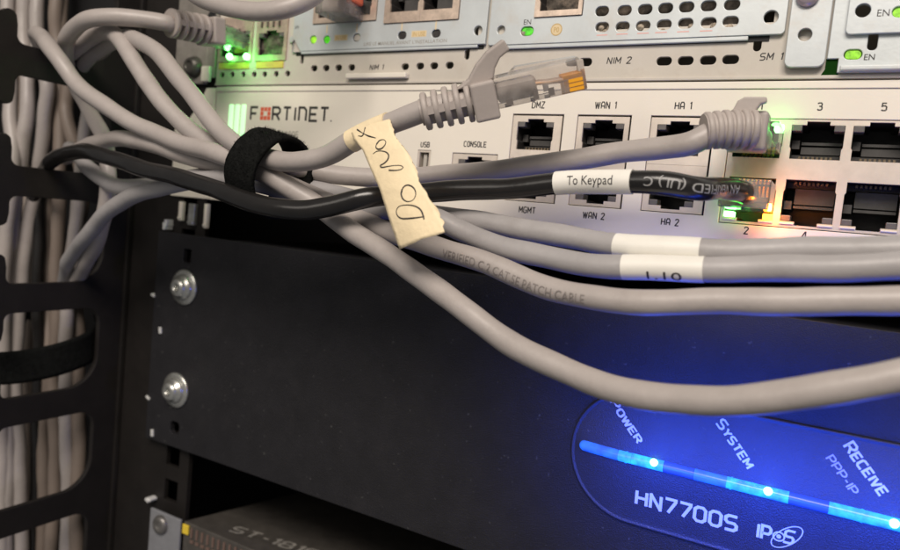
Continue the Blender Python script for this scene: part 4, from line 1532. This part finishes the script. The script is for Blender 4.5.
for k, (pl_, Y, m) in enumerate(duct_cables):
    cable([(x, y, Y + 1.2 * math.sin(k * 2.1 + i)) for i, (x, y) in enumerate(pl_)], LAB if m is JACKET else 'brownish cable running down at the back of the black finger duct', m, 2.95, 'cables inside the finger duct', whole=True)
cable([(36, 60, -6), (38, 180, -8), (38, 300, -9), (38, 380, -8), (36, 470, -6), (32, 580, -6)], 'black cable running down among grey ones inside the finger duct', BLKJ, 2.6, 'cables inside the finger duct', whole=True)

# --- hook-and-loop strap holding the bundle
def band(C, axis, ra, rb, width, th, name, label, cat, a_gap=None, fuzz=500, seg=64, wob=0.25, up=(0, 0, 1)):
    axis = Vector(axis).normalized()
    U = (Vector(up) - axis * Vector(up).dot(axis)).normalized()
    V = axis.cross(U)
    rows = 9
    mb = MB()
    grid = []
    for layer in (0, 1):
        for i in range(rows):
            s = (i / (rows - 1) - 0.5) * width
            for j in range(seg):
                a = 2 * math.pi * j / seg
                d = wob * math.sin(a * 5 + i * 0.7) * 0.4 + random.uniform(-0.08, 0.08)
                e = (ra + d - layer * th, rb + d - layer * th)
                grid.append(C + axis * (s + 0.25 * math.sin(a * 3)) + U * (e[0] * math.cos(a)) + V * (e[1] * math.sin(a)))
    fs = []
    for layer in (0, 1):
        o0 = layer * rows * seg
        for i in range(rows - 1):
            for j in range(seg):
                fs.append((o0 + i * seg + j, o0 + i * seg + (j + 1) % seg, o0 + (i + 1) * seg + (j + 1) % seg, o0 + (i + 1) * seg + j))
    for i in (0, rows - 1):
        for j in range(seg):
            a_, b_ = i * seg + j, i * seg + (j + 1) % seg
            fs.append((a_, b_, b_ + rows * seg, a_ + rows * seg))
    mb.add(grid, fs, 0, True)
    for _ in range(fuzz):                               # stray loops of the fabric
        a = random.uniform(0, 2 * math.pi)
        s = random.uniform(-0.5, 0.5) * width
        p0 = C + axis * s + U * (ra * math.cos(a)) + V * (rb * math.sin(a))
        nrm = (U * math.cos(a) + V * math.sin(a))
        tv = (axis * random.uniform(-1, 1) + U * random.uniform(-0.7, 0.7) + V * random.uniform(-0.7, 0.7))
        q = p0 + nrm * random.uniform(0.3, 0.95) + tv * 0.35
        sd = tv.cross(nrm).normalized() * 0.05
        mb.add([p0 - sd, p0 + sd, q], [(0, 1, 2)])
    return tag(mb.build(name, VELCRO), label, cat)


cst = Vector((1.2, 0, 0)) + (at(255, 170, -45) + at(279, 176, -45)) / 2
band(cst, (1, -0.12, -0.2), 12.2, 11.0, 12.5, 1.3, 'cable_strap', 'black fabric cable strap looped round the bundle of grey cables', 'cable strap', fuzz=4500)
band(Vector((-73, -22, -114.5)), (0.0, -0.20, 1), 37, 31, 13.5, 1.2, 'duct_strap', 'wide black fabric strap slanting behind a finger of the cable duct', 'cable strap', fuzz=300, up=(1, 0, 0))

# --- masking tape flag on the loose cable
LE = [(350.5, 131), (354, 139), (362.4, 149.6), (371, 170), (379.6, 189), (389, 219), (399.4, 249.3)]
RE = [(389, 119), (392.5, 132), (403, 145), (413.5, 166), (424, 188), (436, 211), (449, 231)]
YL = [-51.6, -53.0, -54.5, -56.5, -58, -59, -59.5]
YR = [-52.4, -53.9, -55.6, -57.0, -58.5, -59.5, -61]


def lerp_list(A, t):
    q = t * (len(A) - 1)
    i = min(int(q), len(A) - 2)
    f_ = q - i
    a, b = A[i], A[i + 1]
    if isinstance(a, tuple):
        return tuple(x + (y - x) * f_ for x, y in zip(a, b))
    return a + (b - a) * f_


def tape_pt(s, t, off=0.0):
    l, r = lerp_list(LE, t), lerp_list(RE, t)
    Pl, Pr = at(*l, lerp_list(YL, t)), at(*r, lerp_list(YR, t))
    P = Pl.lerp(Pr, s)
    P.y -= 0.9 * math.sin(s * math.pi) * (0.4 + 0.6 * t) + off
    return P


mb = MB()
NR, NC = 44, 14
vs, fs = [], []
for lay in (0, 1):
    for i in range(NR + 1):
        t = i / NR
        for j in range(NC + 1):
            s = j / NC
            if j == NC:
                s += 0.030 * math.sin(t * 17) + 0.012 * math.sin(t * 47 + 1) + (0.016 * random.uniform(-1, 1)) - (0.05 if t > 0.95 else 0)
            tt = t
            if i == NR:
                tt = t + 0.006 * math.sin(s * 9)
            P = tape_pt(s, min(tt, 1.0))
            P.y += lay * 0.22
            vs.append(P)
k0 = (NR + 1) * (NC + 1)
for lay in (0, 1):
    for i in range(NR):
        for j in range(NC):
            a = lay * k0 + i * (NC + 1) + j
            fs.append((a, a + 1, a + NC + 2, a + NC + 1))
edge = [i * (NC + 1) for i in range(NR + 1)] + [NR * (NC + 1) + j for j in range(1, NC + 1)] + [i * (NC + 1) + NC for i in range(NR - 1, -1, -1)] + list(range(NC - 1, 0, -1))
for q in range(len(edge)):
    a, b = edge[q], edge[(q + 1) % len(edge)]
    fs.append((a, b, b + k0, a + k0))
mb.add(vs, fs, 0, True)
i0, i1 = nearest(pp, 351), nearest(pp, 389)
wrap = pp[i0:i1 + 1]
mb.tube(wrap, RC + 0.25, 26, caps=True)
flag = mb.build('tape_flag', TAPE)
tag(flag, 'torn cream masking tape flag with DO NOT handwritten, stuck round a grey cable', 'tape label')
# handwriting, each pen stroke found on the tape
HW = [
    [(320, 404), (280, 409), (232, 410), (217, 398), (214, 382), (222, 367), (245, 360), (285, 364), (306, 378), (315, 398), (319, 414)],
    [(236, 300), (232, 318), (240, 338), (258, 347), (278, 340), (287, 322), (284, 302), (270, 288), (252, 285), (238, 296), (235, 312)],
    [(126, 166), (138, 157), (158, 155), (176, 160), (185, 172), (180, 190), (166, 203), (153, 211), (158, 217), (180, 214), (210, 210), (232, 211), (240, 217), (232, 225), (208, 229), (186, 228)],
    [(140, 128), (136, 140), (144, 148), (158, 146), (170, 134), (174, 120), (164, 112), (150, 116), (139, 130)],
    [(66, 74), (84, 86), (108, 98), (136, 106)],
    [(96, 66), (92, 80), (86, 98), (70, 98)],
]


def tape_param(px, py):
    best = None
    for a in range(0, 41):
        for b in range(0, 61):
            q = pj(tape_pt(a / 40, b / 60))
            d = (q[0] - px) ** 2 + (q[1] - py) ** 2
            if best is None or d < best[0]:
                best = (d, a / 40, b / 60)
    _, s, t = best
    h = 0.012
    for _ in range(25):
        q0 = pj(tape_pt(s, t))
        ds = pj(tape_pt(s + 1e-3, t))
        dt = pj(tape_pt(s, min(t + 1e-3, 1)))
        j11, j21 = (ds[0] - q0[0]) / 1e-3, (ds[1] - q0[1]) / 1e-3
        j12, j22 = (dt[0] - q0[0]) / 1e-3, (dt[1] - q0[1]) / 1e-3
        det = j11 * j22 - j12 * j21
        if abs(det) < 1e-6:
            break
        ex, ey = px - q0[0], py - q0[1]
        s = min(max(s + (ex * j22 - ey * j12) / det * 0.7, 0), 1)
        t = min(max(t + (ey * j11 - ex * j21) / det * 0.7, 0), 0.999)
    return s, t


mb = MB()
for st in HW:
    prm = [tape_param(340 + x / 3.79, 110 + y / 3.79) for x, y in st]
    path3 = spline([tape_pt(s, t, 0.05) for s, t in prm], 0.35)
    q_ = random.uniform(0, 6)
    mb.tube(path3, lambda t: 0.15 + 0.05 * math.sin(t * 9 + q_), 6)
mb.build('handwriting', INK, flag)
